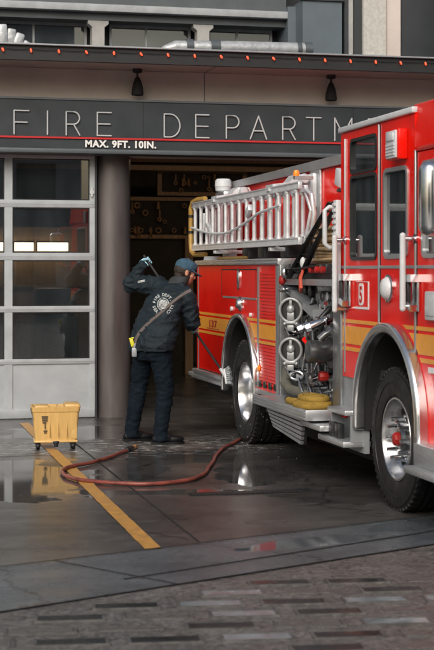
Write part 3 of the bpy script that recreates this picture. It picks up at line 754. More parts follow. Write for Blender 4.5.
# door pull, round lamp, markers
b = MB(); b.prism([(-2.62 + .055 * math.cos(R(a)), 1.60 + .11 * math.sin(R(a))) for a in range(0, 360, 20)], side_map(XS), -.012, 0); b.ell((XS - .012, -2.62, 1.60), (.012, .03, .085), None, 14); b.build('door_pull', M['chrome'], body)
b = MB(); b.lathe([(.055, 0), (.06, .02), (.045, .045), (.0, .055)], (XS, -2.70, 1.36), (-1, 0, 0), 24); b.lathe([(.075, 0), (.075, .012), (.055, .014)], (XS, -2.70, 1.36), (-1, 0, 0), 24); b.build('side_lamp', M['chrome'], body)
b = MB(); b.lathe([(.03, 0), (.03, .02), (.0, .028)], (XS, -3.42, .77), (-1, 0, 0), 16); b.build('marker_lamp', M['amber'], body)
b = MB(); b.lathe([(.024, 0), (.024, .02), (.0, .026)], (XS, -2.35, 1.30), (-1, 0, 0), 16); b.build('marker_lamp', M['lens_white'], body)
b = MB(); b.lathe([(.02, 0), (.02, .02), (.0, .026)], (XS, -3.10, 1.26), (-1, 0, 0), 16); b.build('marker_lamp', M['lens_white'], body)
# mud and bolts along the lower edge
b = MB()
for y in (-3.45, -3.62, -3.80, -3.98): b.box(XS - .02, XS, y - .05, y + .03, .60, .66, .01)
b.build('hinge', M['black'], body)
b = MB(); b.box(XS - .05, XS + .02, -2.10, -.69, .555, .60, .008); b.box(XS - .06, XS + .02, -2.1, -.69, .50, .535, .008); b.box(XS - .03, XS + .02, -2.1, -.69, .535, .556); b.box(XS - .02, XS + .015, -4.1, -3.38, .53, .575, .006); b.build('lower_rail', M['alu'], fe)
b = MB(); b.box(XS - .02, XF + .02, -.69, -.36, .50, .545, .008); b.build('rear_step', M['tread'], fe)
# wheel arch trims
def trim(A, rr, zb, prot, w, nm):
    yc, zc, r = A; b = MB()
    o_ = arch_pts(yc, zc, r + w, zb, 30); i_ = arch_pts(yc, zc, r - .012, zb, 30)
    b.plate(o_ + i_[::-1], [], side_map(XS), -prot, .02)
    o = b.build(nm, M['polish'], fe, 40)
    mo = o.modifiers.new('bevel', 'BEVEL'); mo.width = min(w, prot) * .42; mo.segments = 3; mo.limit_method = 'ANGLE'; mo.angle_limit = R(50)
    return o
trim(RA, 0, .46, .06, .035, 'wheel_arch_trim'); trim(FA, 0, .50, .085, .06, 'wheel_arch_trim')
# wheel wells and chassis
for yc, zc, r in (RA, FA):
    b = MB(); o_ = arch_pts(yc, zc, r + .02, .50, 24); i_ = arch_pts(yc, zc, r - .008, .50, 24); b.plate(o_ + i_[::-1], [], side_map(XS + .004), 0, .93)
    b.prism(arch_pts(yc, zc, r + .02, .50, 24), side_map(XS + .93), 0, .02); 
    b.plate(o_ + i_[::-1], [], side_map(XF - .03), -.9, 0); b.prism(arch_pts(yc, zc, r + .02, .50, 24), side_map(XF - .95), 0, .02)
    b.build('wheel_well', M['black_matte'], fe)
b = MB(); b.box(4.62, 5.18, -9.0, -.8, .42, .80); b.box(4.4, 5.4, -9.3, -.75, .80, .9)
b.box(XS + .06, XF - .06, -4.0, -3.4, .36, .56); b.box(XS + .1, XF - .1, -2.05, -.8, .38, .56); b.box(XS + .2, XF - .2, -6.3, -4.2, .22, .6)
for y in (-2.74, -7.02): b.cone((3.9, y, .5), (5.9, y, .5), .07, .07, 14)
b.build('chassis', M['black_matte'], fe)

def make_wheel(yc, kind, s, xo):
    """s = -1: outward is -x"""
    ax = V((s, 0, 0)); c = V((xo - s * .145, yc, .5))
    prof = [(.29, -.12), (.36, -.143), (.44, -.148), (.487, -.135), (.503, -.112)]
    for g in (-.055, 0, .055): prof += [(.505, g - .009), (.492, g - .006), (.492, g + .006), (.505, g + .009)]
    prof += [(.503, .112), (.487, .135), (.47, .140), (.468, .146), (.44, .148), (.40, .150), (.398, .146), (.36, .146), (.31, .137), (.29, .12)]
    b = MB(); b.lathe(prof, c, ax, 72, closed=True)
    for k in range(54):
        a = 2 * PI * k / 54
        for h in (-.118, .118):
            b.obox(c + ax * h + V((0, math.cos(a), math.sin(a))) * .497, (.042, .03, .022), Matrix.Rotation(a - PI / 2, 3, 'X'), .003)
        for h in (-.083, -.028, .028, .083):
            a2 = a + (.5 if abs(h) < .05 else 0) * 2 * PI / 54
            b.obox(c + ax * h + V((0, math.cos(a2), math.sin(a2))) * .502, (.03, .037, .012), Matrix.Rotation(a2 - PI / 2, 3, 'X'))
    w = b.build('wheel', M['rubber'], fe, 30)
    b = MB()
    if kind == 'front':
        b.lathe([(.30, -.1), (.30, .118), (.292, .134), (.280, .134), (.270, .118), (.262, .06), (.245, .035), (.20, .028), (.175, .045), (.168, .062), (.10, .064), (.09, .064), (.0, .066)], c, ax, 48)
        b.build('rim', M['rim'], w, 45)
        b = MB()
        for k in range(10):
            a = 2 * PI * (k + .5) / 10; p = c + V((0, math.cos(a), math.sin(a))) * .217
            b.cone(p + ax * .024, p + ax * .036, .026, .026, 14)
        b.build('hand_hole', M['black_matte'], w)
        for k in range(10):
            a = 2 * PI * k / 10; p = c + V((0, math.cos(a), math.sin(a))) * .142
            b = MB(); b.cone(p + ax * .06, p + ax * .085, .027, .022, 6); b.cone(p + ax * .085, p + ax * .155, .019, .015, 10); b.build('lug_nut', M['chrome'], w, 30)
        b = MB(); b.lathe([(.088, .064), (.085, .09), (.062, .112)], c, ax, 28); b.build('hub_flange', M['steel_dark'], w)
        b = MB(); b.lathe([(.050, .11), (.048, .14), (.04, .150), (.03, .153), (0, .154)], c, ax, 8); b.build('hub', M['red_dull'], w, 30)
    else:
        b.lathe([(.30, -.1), (.30, .118), (.292, .134), (.280, .134), (.272, .115), (.262, .02), (.255, -.04), (.235, -.062), (.17, -.068), (.125, -.06), (.11, -.03), (.10, .02), (.06, .03), (.0, .03)], c, ax, 48)
        b.build('rim', M['polish'], w, 45)
        b = MB()
        for k in range(10):
            a = 2 * PI * (k + .5) / 10; p = c + V((0, math.cos(a), math.sin(a))) * .2
            b.cone(p - ax * .07, p - ax * .06, .024, .024, 14)
        b.build('hand_hole', M['black_matte'], w)
        for k in range(10):
            a = 2 * PI * k / 10; p = c + V((0, math.cos(a), math.sin(a))) * .148
            b = MB(); b.cone(p - ax * .064, p - ax * .03, .016, .014, 6); b.build('lug_nut', M['chrome'], w, 30)
        b = MB(); c2 = c - ax * .33; b.lathe(prof, c2, ax, 48, closed=True); b.build('inner_tyre', M['rubber'], w, 30)
    return w
make_wheel(-2.80, 'rear', -1, 3.655); make_wheel(-7.02, 'front', -1, 3.66)
make_wheel(-2.80, 'rear', 1, 6.145); make_wheel(-7.02, 'front', 1, 6.14)

# ---- cab
W1 = rrect(-6.68, -6.10, 2.425, 2.675, .045); W2 = rrect(-6.68, -6.10, 1.775, 2.395, .05); W3 = rrect(-7.31, -6.85, 1.785, 2.395, .06); W4 = rrect(-8.6, -7.60, 1.785, 2.40, .06)
ao = arch_pts(*FA, .87)
out = [(-5.85, 2.745), (-5.85, .87)] + arch_pts(FA[0], FA[1], FA[2], .87)[0:1] + arch_pts(FA[0], FA[1], FA[2], .55)[1:] + [(-9.35, .55), (-9.45, 1.7), (-9.3, 2.48), (-7.452, 2.48), (-7.452, 2.745)]
b = MB(); b.plate(out, [W1, W2, W3, W4], side_map(XS), 0, .05); b.plate(out, [W1, W2, W3, W4], side_map(XF), -.05, 0)
b.box(XS + .05, XF - .05, -5.90, -5.85, .87, 2.745)
WS = rrect(XS + .2, XF - .2, 1.65, 2.55, .08)
b.plate([(XS + .05, .55), (XF - .05, .55), (XF - .05, 2.6), (XS + .05, 2.6)], [WS], face_map(-9.3), 0, .05)
cab = b.build('cab', M['red'], fe)
b = MB(); b.box(XS - .008, XF + .008, -7.45, -5.83, 2.746, 2.79, .02, 3); b.build('roof', M['red'], cab)
b = MB(); b.prism([(3.645, 2.485), (3.632, 2.505), (3.672, 2.815), (3.85, 2.86), (4.2, 2.90), (5.6, 2.90), (5.95, 2.86), (6.128, 2.815), (6.168, 2.505), (6.155, 2.485)], lambda u, v, t: V((u, t if t < -9 else t + (v - 2.485) * .38, v)), -9.5, -7.49)
o = b.build('raised_roof', M['red'], cab, 30); mo = o.modifiers.new('bevel', 'BEVEL'); mo.width = .02; mo.segments = 3
b = MB(); b.box(XS - .022, XS + .03, -7.45, -5.835, 2.752, 2.797, .012, 3); b.build('roof_edge_sheen', M['white_paint'], cab)  # white strip painting the sky's sheen along the red roof edge
# window frames and panes
for (w, nm, ins) in ((W1, 0, .012), (W2, 0, .012), (W3, 1, .012), (W4, 1, .012)):
    us = [p[0] for p in w]; vs = [p[1] for p in w]; u0, u1, v0, v1 = min(us), max(us), min(vs), max(vs)
    b = MB(); g_ = .016 if nm else .011
    b.plate(rrect(u0 - g_, u1 + g_, v0 - g_, v1 + g_, .06 if nm else .05), [rrect(u0 + .012, u1 - .012, v0 + .012, v1 - .012, .04)], side_map(XS), -.010, .02)
    f = b.build('window_frame', M['alu'] if nm else M['black'], cab)
    b = MB(); b.prism(rrect(u0 - .002, u1 + .002, v0 - .002, v1 + .002, .04), side_map(XS + .012), 0, .005); b.build('pane', M['cab_glass'], f, 0)
    b = MB(); b.prism(rrect(u0, u1, v0, v1, .04), side_map(XF - .02), 0, .005); b.build('pane', M['cab_glass'], f, 0)
b = MB(); b.prism(WS, face_map(-9.28), 0, .006); b.build('windscreen', M['cab_glass'], cab, 0)
b = MB()
b.box(XS + .1, XF - .1, -9.2, -5.95, .87, .95); b.box(XS + .3, XF - .3, -7.55, -7.0, .95, 1.7, .05)
b.build('cab_floor', M['interior'], cab)
b = MB(); b.box(XS + .055, XF - .055, -5.935, -5.905, .96, 2.72); b.box(XS + .055, XF - .055, -9.2, -5.94, 2.70, 2.735); b.build('cab_lining', M['lining'], cab)
for x in (3.72, 4.45, 5.2):
    b = MB(); b.box(x, x + .42, -6.06, -5.94, 1.35, 2.02, .05, 3); b.box(x + .09, x + .33, -6.04, -5.94, 2.05, 2.25, .04, 3); b.box(x, x + .44, -6.35, -5.97, 1.25, 1.38, .04); b.build('jump_seat', M['seat_grey'], cab)
for x in (3.95, 5.2):
    for y, s_ in ((-6.45, 1), (-8.3, 1)):
        b = MB(); b.box(x, x + .55, y - .25, y + .25, 1.25, 1.42, .05); b.obox((x + .275, y + .27, 1.80), (.5, .14, .85), Matrix.Rotation(R(-8), 3, 'X'), .05); b.box(x + .12, x + .42, y + .26, y + .38, 2.2, 2.42, .04); b.build('seat', M['seat_grey'], cab)
b = MB(); b.lathe([(.06, 0), (.06, .4), (.03, .5)], (4.1, -6.2, 1.45), (0, .1, 1), 16); b.box(3.95, 4.2, -6.6, -6.52, 1.75, 2.2, .03); b.build('breathing_set', M['white_paint'], cab)
# stripes of the cab
for z0, z1 in ((1.285, 1.312), (1.125, 1.262), (1.072, 1.102)): stripe(-5.88, -9.4, z0, z1, (FA[0], FA[1], FA[2] + .06), cab, M['gold'])
# silver hinge strips and belt line
b = MB()
for y, z0, z1 in ((-5.965, .9, 2.70), (-6.745, 1.28, 2.74), (-7.475, 1.1, 2.50)): b.box(XS - .012, XS + .001, y - .011, y + .011, z0, z1, .003)
b.box(XS - .008, XS + .001, -9.4, -5.86, 1.70, 1.722, .003)
b.build('hinge_strip', M['alu'], cab)
b = MB()
for y, z0, z1 in ((-6.765, 1.28, 2.74), (-7.495, 1.1, 2.50), (-5.945, .9, 2.7)): b.box(XS - .003, XS + .001, y - .005, y + .005, z0, z1)
b.build('door_gap', M['black_matte'], cab)
# louvred lamp high on the cab
b = MB(); b.box(XS - .07, XS, -7.32, -7.08, 2.45, 2.66, .012); lh = b.build('scene_lamp', M['red'], cab)
b = MB(); b.box(XS - .085, XS - .07, -7.30, -7.10, 2.46, 2.65, .006)
for k in range(4): b.box(XS - .092, XS - .084, -7.28, -7.12, 2.48 + k * .022, 2.492 + k * .022)
b.box(XS - .095, XS - .084, -7.27, -7.13, 2.58, 2.635, .005); b.build('lens', M['lens_white'], lh)
# oval lamp, door handles, emblem plate
b = MB(); b.lathe([(.085, 0), (.085, .02), (.065, .05), (.03, .062), (0, .064)], (XS, -6.95, 1.56), (-1, 0, 0), 28); o = b.build('turn_lamp', M['lens_white'], cab)
b = MB(); b.lathe([(.10, 0), (.10, .015), (.083, .022), (.083, .0)], (XS, -6.95, 1.56), (-1, 0, 0), 28, closed=True); b.build('bezel', M['chrome'], o)
for y0, y1 in ((-6.16, -5.96), (-7.60, -7.40)):
    yc = (y0 + y1) / 2
    b = MB(); b.box(XS - .022, XS, yc - .055, yc + .055, 1.41, 1.64, .01); b.prism([(yc - .07, 1.61), (yc + .075, 1.61), (yc + .045, 1.66), (yc - .055, 1.66)], side_map(XS), -.075, 0); b.prism([(yc - .03, 1.41), (yc + .075, 1.44), (yc + .07, 1.49), (yc - .05, 1.455)], side_map(XS), -.07, 0); hd = b.build('door_handle', M['polish'], cab, 30)
    b = MB(); b.box(XS - .07, XS - .04, yc + .012, yc + .062, 1.46, 1.615, .012); b.build('grip', M['black'], hd)
b = MB(); b.prism(rrect(-6.39, -6.29, 1.425, 1.59, .03), side_map(XS), -.005, 0); em = b.build('number_plate', M['white_vinyl'], cab, 0)
b = MB(); b.add(text_bm('5', .17, .0012, .004), Matrix.Translation((XS - .0065, -6.34, 1.448)) @ Matrix.Rotation(R(-90), 4, 'Z') @ Matrix.Rotation(R(90), 4, 'X') @ Matrix.Diagonal((.8, 1, 1, 1))); b.build('number', M['lens_red'], em, 0)
b = MB(); b.box(XS - .005, XS + .001, -6.515, -6.497, 1.415, 1.605); b.box(XS - .005, XS + .001, -6.515, -6.20, 1.398, 1.414); b.box(XS - .004, XS + .001, -6.5, -6.22, 1.600, 1.604); b.build('white_border', M['white_vinyl'], cab, 0)
# small lettering beside the front arch
b = MB(); b.box(XS - .004, XS + .001, -8.4, -7.70, 1.012, 1.05); b.build('white_border', M['white_vinyl'], cab, 0)
# corner marker lamp
b = MB(); b.box(XS - .03, XS, -7.95, -7.70, 1.36, 1.55, .01); mk = b.build('side_lamp', M['white_paint'], cab)
b = MB(); b.box(XS - .036, XS - .03, -7.93, -7.72, 1.39, 1.52, .004); b.build('lens', M['lens_white'], mk)
# mirror on its arms
b = MB(); b.box(3.19, 3.43, -8.80, -8.66, 1.89, 2.33, .06, 4); mr = b.build('mirror', M['chrome'], cab)
b = MB(); b.tube([(3.34, -8.78, 2.30), (3.36, -8.85, 2.40), (3.5, -9.0, 2.44), (3.66, -9.0, 2.40)], .014, 8); b.tube([(3.34, -8.78, 1.92), (3.36, -8.85, 1.82), (3.5, -9.0, 1.76), (3.66, -9.0, 1.78)], .014, 8); b.build('mirror_arm', M['chrome'], mr)
# upright grab rails
def rail(y, z0, z1, x=3.56, r=.019, m='white_paint', ends=True):
    b = MB(); b.cone((x, y, z0), (x, y, z1), r, r, 14); b.ell((x, y, z0), r, None, 12); b.ell((x, y, z1), r * 1.05, None, 12)
    o = b.build('grab_rail', M[m], cab)
    b = MB()
    for z in (z0 + .015, z1 - .02): b.cone((x, y, z), (XS, y, z), .017, .022, 12); b.cone((XS - .012, y, z), (XS, y, z), .035, .035, 14)
    b.build('bracket', M['chrome'], o)
rail(-7.47, 1.43, 1.92, 3.555, .021); rail(-5.97, 1.38, 1.94, 3.56, .021)
b = MB(); b.tube([(3.66, -5.70, 2.18), (3.60, -5.70, 2.185), (3.565, -5.70, 2.16), (3.565, -5.70, 1.90), (3.60, -5.70, 1.865), (3.66, -5.70, 1.87)], .019, 12); b.build('grab_rail', M['white_paint'], fe)
b = MB(); b.box(3.60, 3.64, -5.885, -5.80, 1.42, 2.235, .008)
for k in range(17): b.box(3.588, 3.60, -5.88, -5.805, 1.45 + k * .046, 1.475 + k * .046, .004)
b.build('ribbed_post', M['white_paint'], fe)
b = MB(); b.box(3.63, 3.70, -5.90, -5.70, .62, 1.40, .006); b.build('pump_post', M['steel_mid'], fe)
# steps
b = MB(); b.box(3.50, 3.72, -6.36, -5.72, .365, .41, .008); b.box(3.52, 3.72, -6.34, -5.90, .60, .64, .008); b.build('cab_step', M['tread'], fe)
b = MB(); b.box(3.66, 3.70, -6.38, -5.9, .32, .87); b.box(3.56, 3.66, -6.36, -6.34, .40, .60); b.box(3.56, 3.66, -5.90, -5.88, .40, .60); b.build('step_well', M['grey_paint'], fe)
b = MB(); b.box(3.53, 3.58, -6.0, -5.91, .41, .52, .004); b.box(3.53, 3.58, -6.15, -6.06, .41, .52, .004); b.build('step_grip', M['black'], fe)
b = MB(); b.box(3.48, 3.72, -8.6, -7.68, .36, .405, .008); b.box(3.55, 3.72, -8.6, -7.68, .405, .55, .006); b.build('cab_step', M['tread'], fe)
b = MB(); b.box(XS - .1, XF + .1, -9.85, -9.45, .40, .70, .04); b.build('bumper', M['polish'], fe)

# ---- pump bay between body and cab
b = MB(); b.box(3.80, 3.83, -5.72, -4.08, .58, 1.60); b.box(XF - .15, XF - .12, -5.8, -4.08, .58, 1.6); b.box(3.83, XF - .15, -5.80, -4.08, 1.40, 1.60); b.box(3.83, 6.0, -5.72, -4.08, .58, .62); pp = b.build('pump_panel', M['steel_dark'], fe)
b = MB(); b.box(XS - .012, XS + .15, -4.14, -4.085, .56, 1.74, .006); b.build('pump_edge', M['steel_mid'], fe)
b = MB()
for (y, z, w, h) in ((-4.35, .80, .2, .3), (-4.9, 1.43, .34, .12), (-5.05, 1.05, .03, .8), (-4.82, 1.05, .025, .8), (-5.3, .75, .3, .22)): b.box(3.79, 3.80, y - w / 2, y + w / 2, z - h / 2, z + h / 2, .004)
b.build('panel_plate', M['grey_paint'], pp)
for k, (y, z) in enumerate(((-4.28, 1.50), (-4.45, 1.50), (-4.62, 1.50))):
    b = MB(); b.lathe([(.055, 0), (.055, .03), (.045, .035), (.0, .036)], (3.80, y, z), (-1, 0, 0), 20); b.build('gauge', M['black'], pp)
# slanted grey cover plate and the silver shelf bar
b = MB(); b.prism([(-4.20, 1.545), (-4.95, 1.36), (-5.0, 1.36), (-5.0, 1.30), (-4.93, 1.30), (-4.20, 1.49)], side_map(3.68), 0, .1); b.build('slanted_plate', M['grey_paint'], fe)
b = MB(); b.box(3.66, 3.78, -5.7, -4.22, 1.56, 1.615, .006); b.build('shelf_bar', M['alu'], fe)
b = MB(); b.box(3.72, 4.6, -5.72, -4.1, 1.617, 1.66)
for k in range(9): b.box(3.67, 3.80, -4.2 - k * .17, -4.09 - k * .17, 1.66, 1.70 + .05 * random.random(), .012)
b.build('valve_box', M['black'], fe)
b = MB()
for k in range(3): b.lathe([(.028, 0), (.03, .03), (.015, .04)], (3.67, -5.05 - k * .16, 1.69), (-1, 0, .1), 14)
b.build('pull_knob', M['red_dull'], fe)
b = MB(); b.ell((3.63, -4.24, 1.60), (.03, .04, .045)); b.cone((3.66, -4.24, 1.60), (3.80, -4.24, 1.55), .02, .02); b.build('red_knob', M['red_dull'], fe)
b = MB(); b.ell((3.60, -4.35, 1.52), (.03, .07, .03)); b.cone((3.62, -4.35, 1.52), (3.80, -4.35, 1.52), .022, .022); b.ell((3.63, -4.32, 1.665), (.03, .03, .05)); b.build('chrome_lever', M['chrome'], fe)
# two elbow outlets closed by ringed caps that face forward
for z in (1.345, 1.005):
    f = V((-.42, -.9, -.05)).normalized(); c = V((3.60, -4.63, z))
    b = MB(); b.tube([(3.82, -4.45, z + .02), (3.72, -4.46, z + .02), (3.64, -4.53, z + .01), tuple(c - f * .03)], [.075, .075, .08, .09], 18); b.lathe([(.082, -.05), (.09, -.03), (.09, .0), (.0, .004)], c, f, 32); cp = b.build('outlet', M['black'], fe)
    a_, u_, w_ = frame_of(f)
    b = MB(); b.tube([c + f * .025 + u_ * (.094 * math.cos(t)) + w_ * (.100 * math.sin(t)) for t in [2 * PI * k / 40 for k in range(40)]], .0145, 10, closed=True)
    rot = Matrix((u_, V((0, 0, 1)), f)).transposed() if False else None
    up = V((0, 0, 1)); sd_ = f.cross(up).normalized(); up = sd_.cross(f).normalized()
    q = Matrix((sd_, up, f)).transposed()
    b.ell(c + f * .025 + up * .01, (.036, .042, .025), q, 16); b.obox(c + f * .02 + up * .062, (.026, .07, .02), q, .006); b.obox(c + f * .025 - up * .05, (.066, .07, .025), q, .01); b.obox(c + f * .03 - up * .105, (.09, .028, .04), q, .008)
    b.ell(c + f * .03 - up * .115 + sd_ * .05, .018); b.ell(c + f * .03 - up * .115 - sd_ * .05, .018); b.obox(c + f * .03 - up * .15, (.06, .05, .03), q, .008)
    b.build('cap_ring', M['cap_grey'], cp)
    b = MB(); c3 = V((3.66, -4.52, z - .19)); b.ell(c3, (.05, .07, .04)); b.cone(c3, c3 + V((.16, .03, 0)), .03, .03); b.obox(c3 + V((-.05, -.02, .0)), (.05, .16, .025), Matrix.Rotation(R(20), 3, 'X'), .008); b.build('drain_valve', M['chrome'], fe)
for k, (y, z) in enumerate(((-4.95, 1.47), (-5.12, 1.47), (-5.28, 1.47), (-4.88, 1.22), (-5.02, .95), (-4.92, .88), (-5.15, 1.12))):
    b = MB(); b.lathe([(.04, 0), (.045, .02), (.04, .035), (.034, .03), (.0, .03)], (3.80, y, z), (-1, 0, 0), 18); gg = b.build('gauge', M['steel_mid'], pp)
    b = MB(); b.lathe([(.034, .031), (.0, .032)], (3.80, y, z), (-1, 0, 0), 18); b.build('dial', M['white_paint'] if k % 2 else M['black'], gg)
for k, (y, z) in enumerate(((-4.8, 1.30), (-4.98, 1.30), (-4.80, .98), (-5.06, 1.20), (-4.75, .72), (-5.2, .70))):
    b = MB(); b.cone((3.80, y, z), (3.70, y, z - .01), .014, .014, 8); b.obox((3.69, y, z - .01), (.02, .10, .022), Matrix.Rotation(R(25 * (k % 3) - 20), 3, 'X'), .006); b.build('valve_handle', (M['black'], M['steel_mid'], M['chrome'])[k % 3], pp)
b = MB(); b.tube([(3.79, -4.75, 1.40), (3.72, -4.80, 1.38), (3.70, -4.95, 1.10), (3.73, -5.05, .80), (3.79, -5.1, .72)], .028, 12); b.tube([(3.79, -5.15, 1.38), (3.70, -5.18, 1.30), (3.70, -5.2, .95), (3.79, -5.2, .90)], .024, 12); b.build('black_pipe', M['black'], pp)
for k, (y, z) in enumerate(((-4.35, 1.44), (-4.62, 1.42), (-5.02, 1.41), (-5.20, 1.41), (-4.88, 1.15), (-5.0, 1.02), (-4.78, .86), (-5.22, .98), (-5.34, 1.36))):
    b = MB(); b.box(3.786, 3.79, y - .04, y + .04, z - .014, z + .014); b.build('tag_plate', (M['white_paint'], M['gold'], M['red_dull'], M['slate_blue'])[k % 4], pp)
# big black suction pipe on its red flange
b = MB(); b.lathe([(.10, .02), (.088, .03), (.083, .16), (.09, .18), (.0885, .285), (.08, .292), (.0, .285)], (3.80, -5.42, 1.03), (-1, 0, .02), 28); sc = b.build('suction_inlet', M['steel_dark'], fe)
b = MB(); b.lathe([(.11, 0), (.15, .01), (.155, .03), (.155, .085), (.14, .10), (.092, .105)], (3.80, -5.42, 1.03), (-1, 0, .02), 10); 
for k in range(5):
    a = 2 * PI * k / 5; b.obox((3.72, -5.42 + .16 * math.cos(a), 1.03 + .16 * math.sin(a)), (.06, .04, .04), Matrix.Rotation(a, 3, 'X'), .006)
b.build('coupling', M['black'], sc, 25)
b = MB(); b.lathe([(.17, 0), (.17, .02), (.1, .022)], (3.80, -5.50, 1.04), (-1, 0, 0), 28); b.build('flange', M['red'], sc)
# chrome discharge valves
for (y, z, dy) in ((-5.30, 1.26, .0), (-5.52, 1.28, 0)):
    b = MB(); p = V((3.80, y, z + .02)); q = V((3.62, y, z - .0)); e = V((3.50, y + .01, z - .045))
    b.tube([p, q, e], [.028, .031, .033], 16); b.cone(e, e + (e - q).normalized() * .04, .043, .039, 8); b.cone(q + V((.03, 0, .005)), q + V((-.0, 0, -.005)), .044, .044, 8); b.box(q.x - .01, q.x + .015, y - .07, y + .07, z + .01, z + .03, .005); b.build('discharge_valve', M['chrome'], fe)
b = MB()
b.tube([(3.72, -5.40, 1.20), (3.66, -5.40, 1.17), (3.62, -5.38, 1.13)], .03, 12); b.box(3.70, 3.79, -5.6, -5.2, 1.14, 1.22, .01)
b.build('valve_body', M['steel_mid'], fe)
b = MB(); b.lathe([(.036, 0), (.042, .02), (.042, .06), (.036, .07), (.0, .07)], (3.72, -5.28, .82), (-1, 0, 0), 8); rv = b.build('red_valve', M['red_dull'], fe)
b = MB(); b.cone((3.80, -5.28, .82), (3.72, -5.28, .82), .04, .04); b.lathe([(.045, 0), (.05, .05), (.035, .06)], (3.64, -5.24, .80), (-1, 0, -.3), 14); b.obox((3.64, -5.22, .90), (.02, .14, .02), Matrix.Rotation(R(-35), 3, 'X'), .006); b.cone((3.78, -5.1, .82), (3.60, -5.1, .79), .04, .045, 14); b.build('valve_fitting', M['chrome'], rv)
# low chrome ring, levers and small pipes
b = MB(); c = V((3.64, -4.66, .785)); b.tube([c + V((.02 * math.cos(t), .0, 0)) + V((-.9, .45, 0)).normalized() * (.075 * math.cos(t)) + V((0, 0, 1)) * (.035 * math.sin(t)) for t in [2 * PI * k / 28 for k in range(28)]], .012, 8, closed=True); b.cone((3.80, -4.6, .785), (3.67, -4.63, .785), .04, .05); b.build('hand_wheel', M['chrome'], fe)
for (y, z, a) in ((-4.85, .72, 40), (-5.12, .72, 40), (-4.95, .92, -60)):
    b = MB(); b.obox((3.62, y, z), (.022, .17, .022), Matrix.Rotation(R(a), 3, 'X'), .006); b.cone((3.80, y, z), (3.62, y, z), .014, .014, 8); b.build('lever', M['chrome'], fe)
b = MB()
for k in range(11):
    y = -4.25 - .13 * k; b.cone((3.785, y, .64), (3.785, y + .03, 1.40), .010, .010, 8)
b.tube([(3.76, -4.3, 1.15), (3.70, -4.75, 1.12), (3.76, -5.0, 1.2)], .016, 8); b.tube([(3.76, -4.75, 1.45), (3.68, -4.78, 1.2), (3.70, -4.82, .75)], .012, 8); b.build('pipework', M['steel_mid'], pp)
b = MB(); b.tube([(3.76, -4.72, 1.16), (3.66, -4.80, 1.10), (3.72, -4.95, 1.0)], .016, 8); b.build('red_pipe', M['red'], pp)
b = MB(); b.tube([(3.74, -4.22, .84), (3.68, -4.25, .80), (3.64, -4.32, .70), (3.62, -4.55, .66), (3.66, -5.0, .64)], [.05, .05, .05, .042, .04], 14); b.build('grey_hose', mat('olive_grey_hose', (.13, .125, .10), .6, 0, var=.3, vscale=9), fe)
# running board and louvred skirt
b = MB(); b.box(3.42, 3.80, -5.70, -4.14, .555, .578); b.build('running_board', M['tread'], fe)
b = MB(); b.box(3.40, 3.425, -5.71, -4.12, .505, .59, .004); b.box(3.40, 3.80, -5.725, -5.70, .505, .59, .004)
for z in (.52, .545, .57): b.box(3.392, 3.40, -5.70, -4.13, z - .005, z + .005)
b.build('board_edge', M['alu'], fe)
sk = [(-4.20, .50), (-5.35, .50), (-5.28, .27), (-4.45, .33)]
b = MB(); b.prism(sk, side_map(3.52), 0, .02); lk = b.build('louvred_skirt', M['black_matte'], fe)
for k in range(6):
    t0, t1 = k / 6, (k + .72) / 6
    e0 = lambda t: (-4.45 + .25 * t, .33 + .17 * t); e1 = lambda t: (-5.28 - .07 * t, .27 + .23 * t)
    b = MB(); b.prism([e0(t0), e1(t0), e1(t1), e0(t1)], lambda u, v, t: V((3.49 + t + (v - .27) * .0, u, v)), 0, .026); b.build('slat', M['alu'], lk)
b = MB(); b.box(3.46, 3.80, -5.9, -5.36, .44, .485, .006); b.build('lower_step', M['tread'], fe)
b = MB(); b.box(3.64, 3.66, -5.98, -5.72, .55, .60); b.build('red_edge', M['red'], fe)

# ---- upper gear: lamps, ladder rack, beacon
b = MB(); b.box(XS + .335, XS + .36, -4.22, -3.92, 1.80, 2.60, .005); wp = b.build('lamp_panel', M['tread'], fe)
b = MB(); b.box(XS + .29, XS + .335, -4.15, -4.0, 2.24, 2.56, .02); b.build('strip_lens', M['lens_white'], wp)
b = MB(); b.obox((XS + .29, -4.95, 2.465), (.06, .15, .15), Matrix.Rotation(R(14), 3, 'X'), .015); o = b.build('scene_lamp', M['white_paint'], fe)
b = MB(); b.box(XS + .27, XS + .36, -5.0, -4.90, 2.345, 2.38, .01); b.build('lamp_bracket', M['black'], o)
b = MB(); b.lathe([(.07, 0), (.085, .01), (.088, .055), (.092, .06), (.088, .12), (.07, .14), (0, .145)], (3.87, -1.05, 2.545), (0, 0, 1), 28); bc = b.build('beacon', M['white_paint'], fe)
b = MB(); b.box(3.80, 3.98, -1.35, -.95, 2.46, 2.54, .02); b.build('beacon_base', M['alu'], bc)
b = MB(); b.box(3.88, 3.96, -1.3, -1.22, 1.79, 2.46); b.box(3.88, 3.96, -1.05, -.98, 1.79, 2.46); b.build('rack_post', M['grey_paint'], fe)
for y in (-1.75, -3.92):
    b = MB(); b.prism([(3.60, 2.43), (3.60, 2.46), (3.76, 2.48), (3.82, 2.55), (3.95, 2.55), (3.99, 2.48), (3.99, 2.42)], lambda u, v, t: V((u, t, v)), y - .12, y + .12); b.lathe([(.035, -.2), (.05, -.18), (.05, .18), (.035, .2)], (3.88, y, 2.505), (0, 1, 0), 16); b.box(3.58, 3.95, y - .05, y + .05, 2.40, 2.43); o = b.build('rack_arm', M['ladder'], fe)
    b = MB(); b.box(3.66, 3.69, y - .03, y + .03, 1.88, 2.42, .006); b.box(3.6, 4.02, y - .04, y + .04, 1.86, 1.895, .006); b.build('rack_hook', M['ladder'], o)
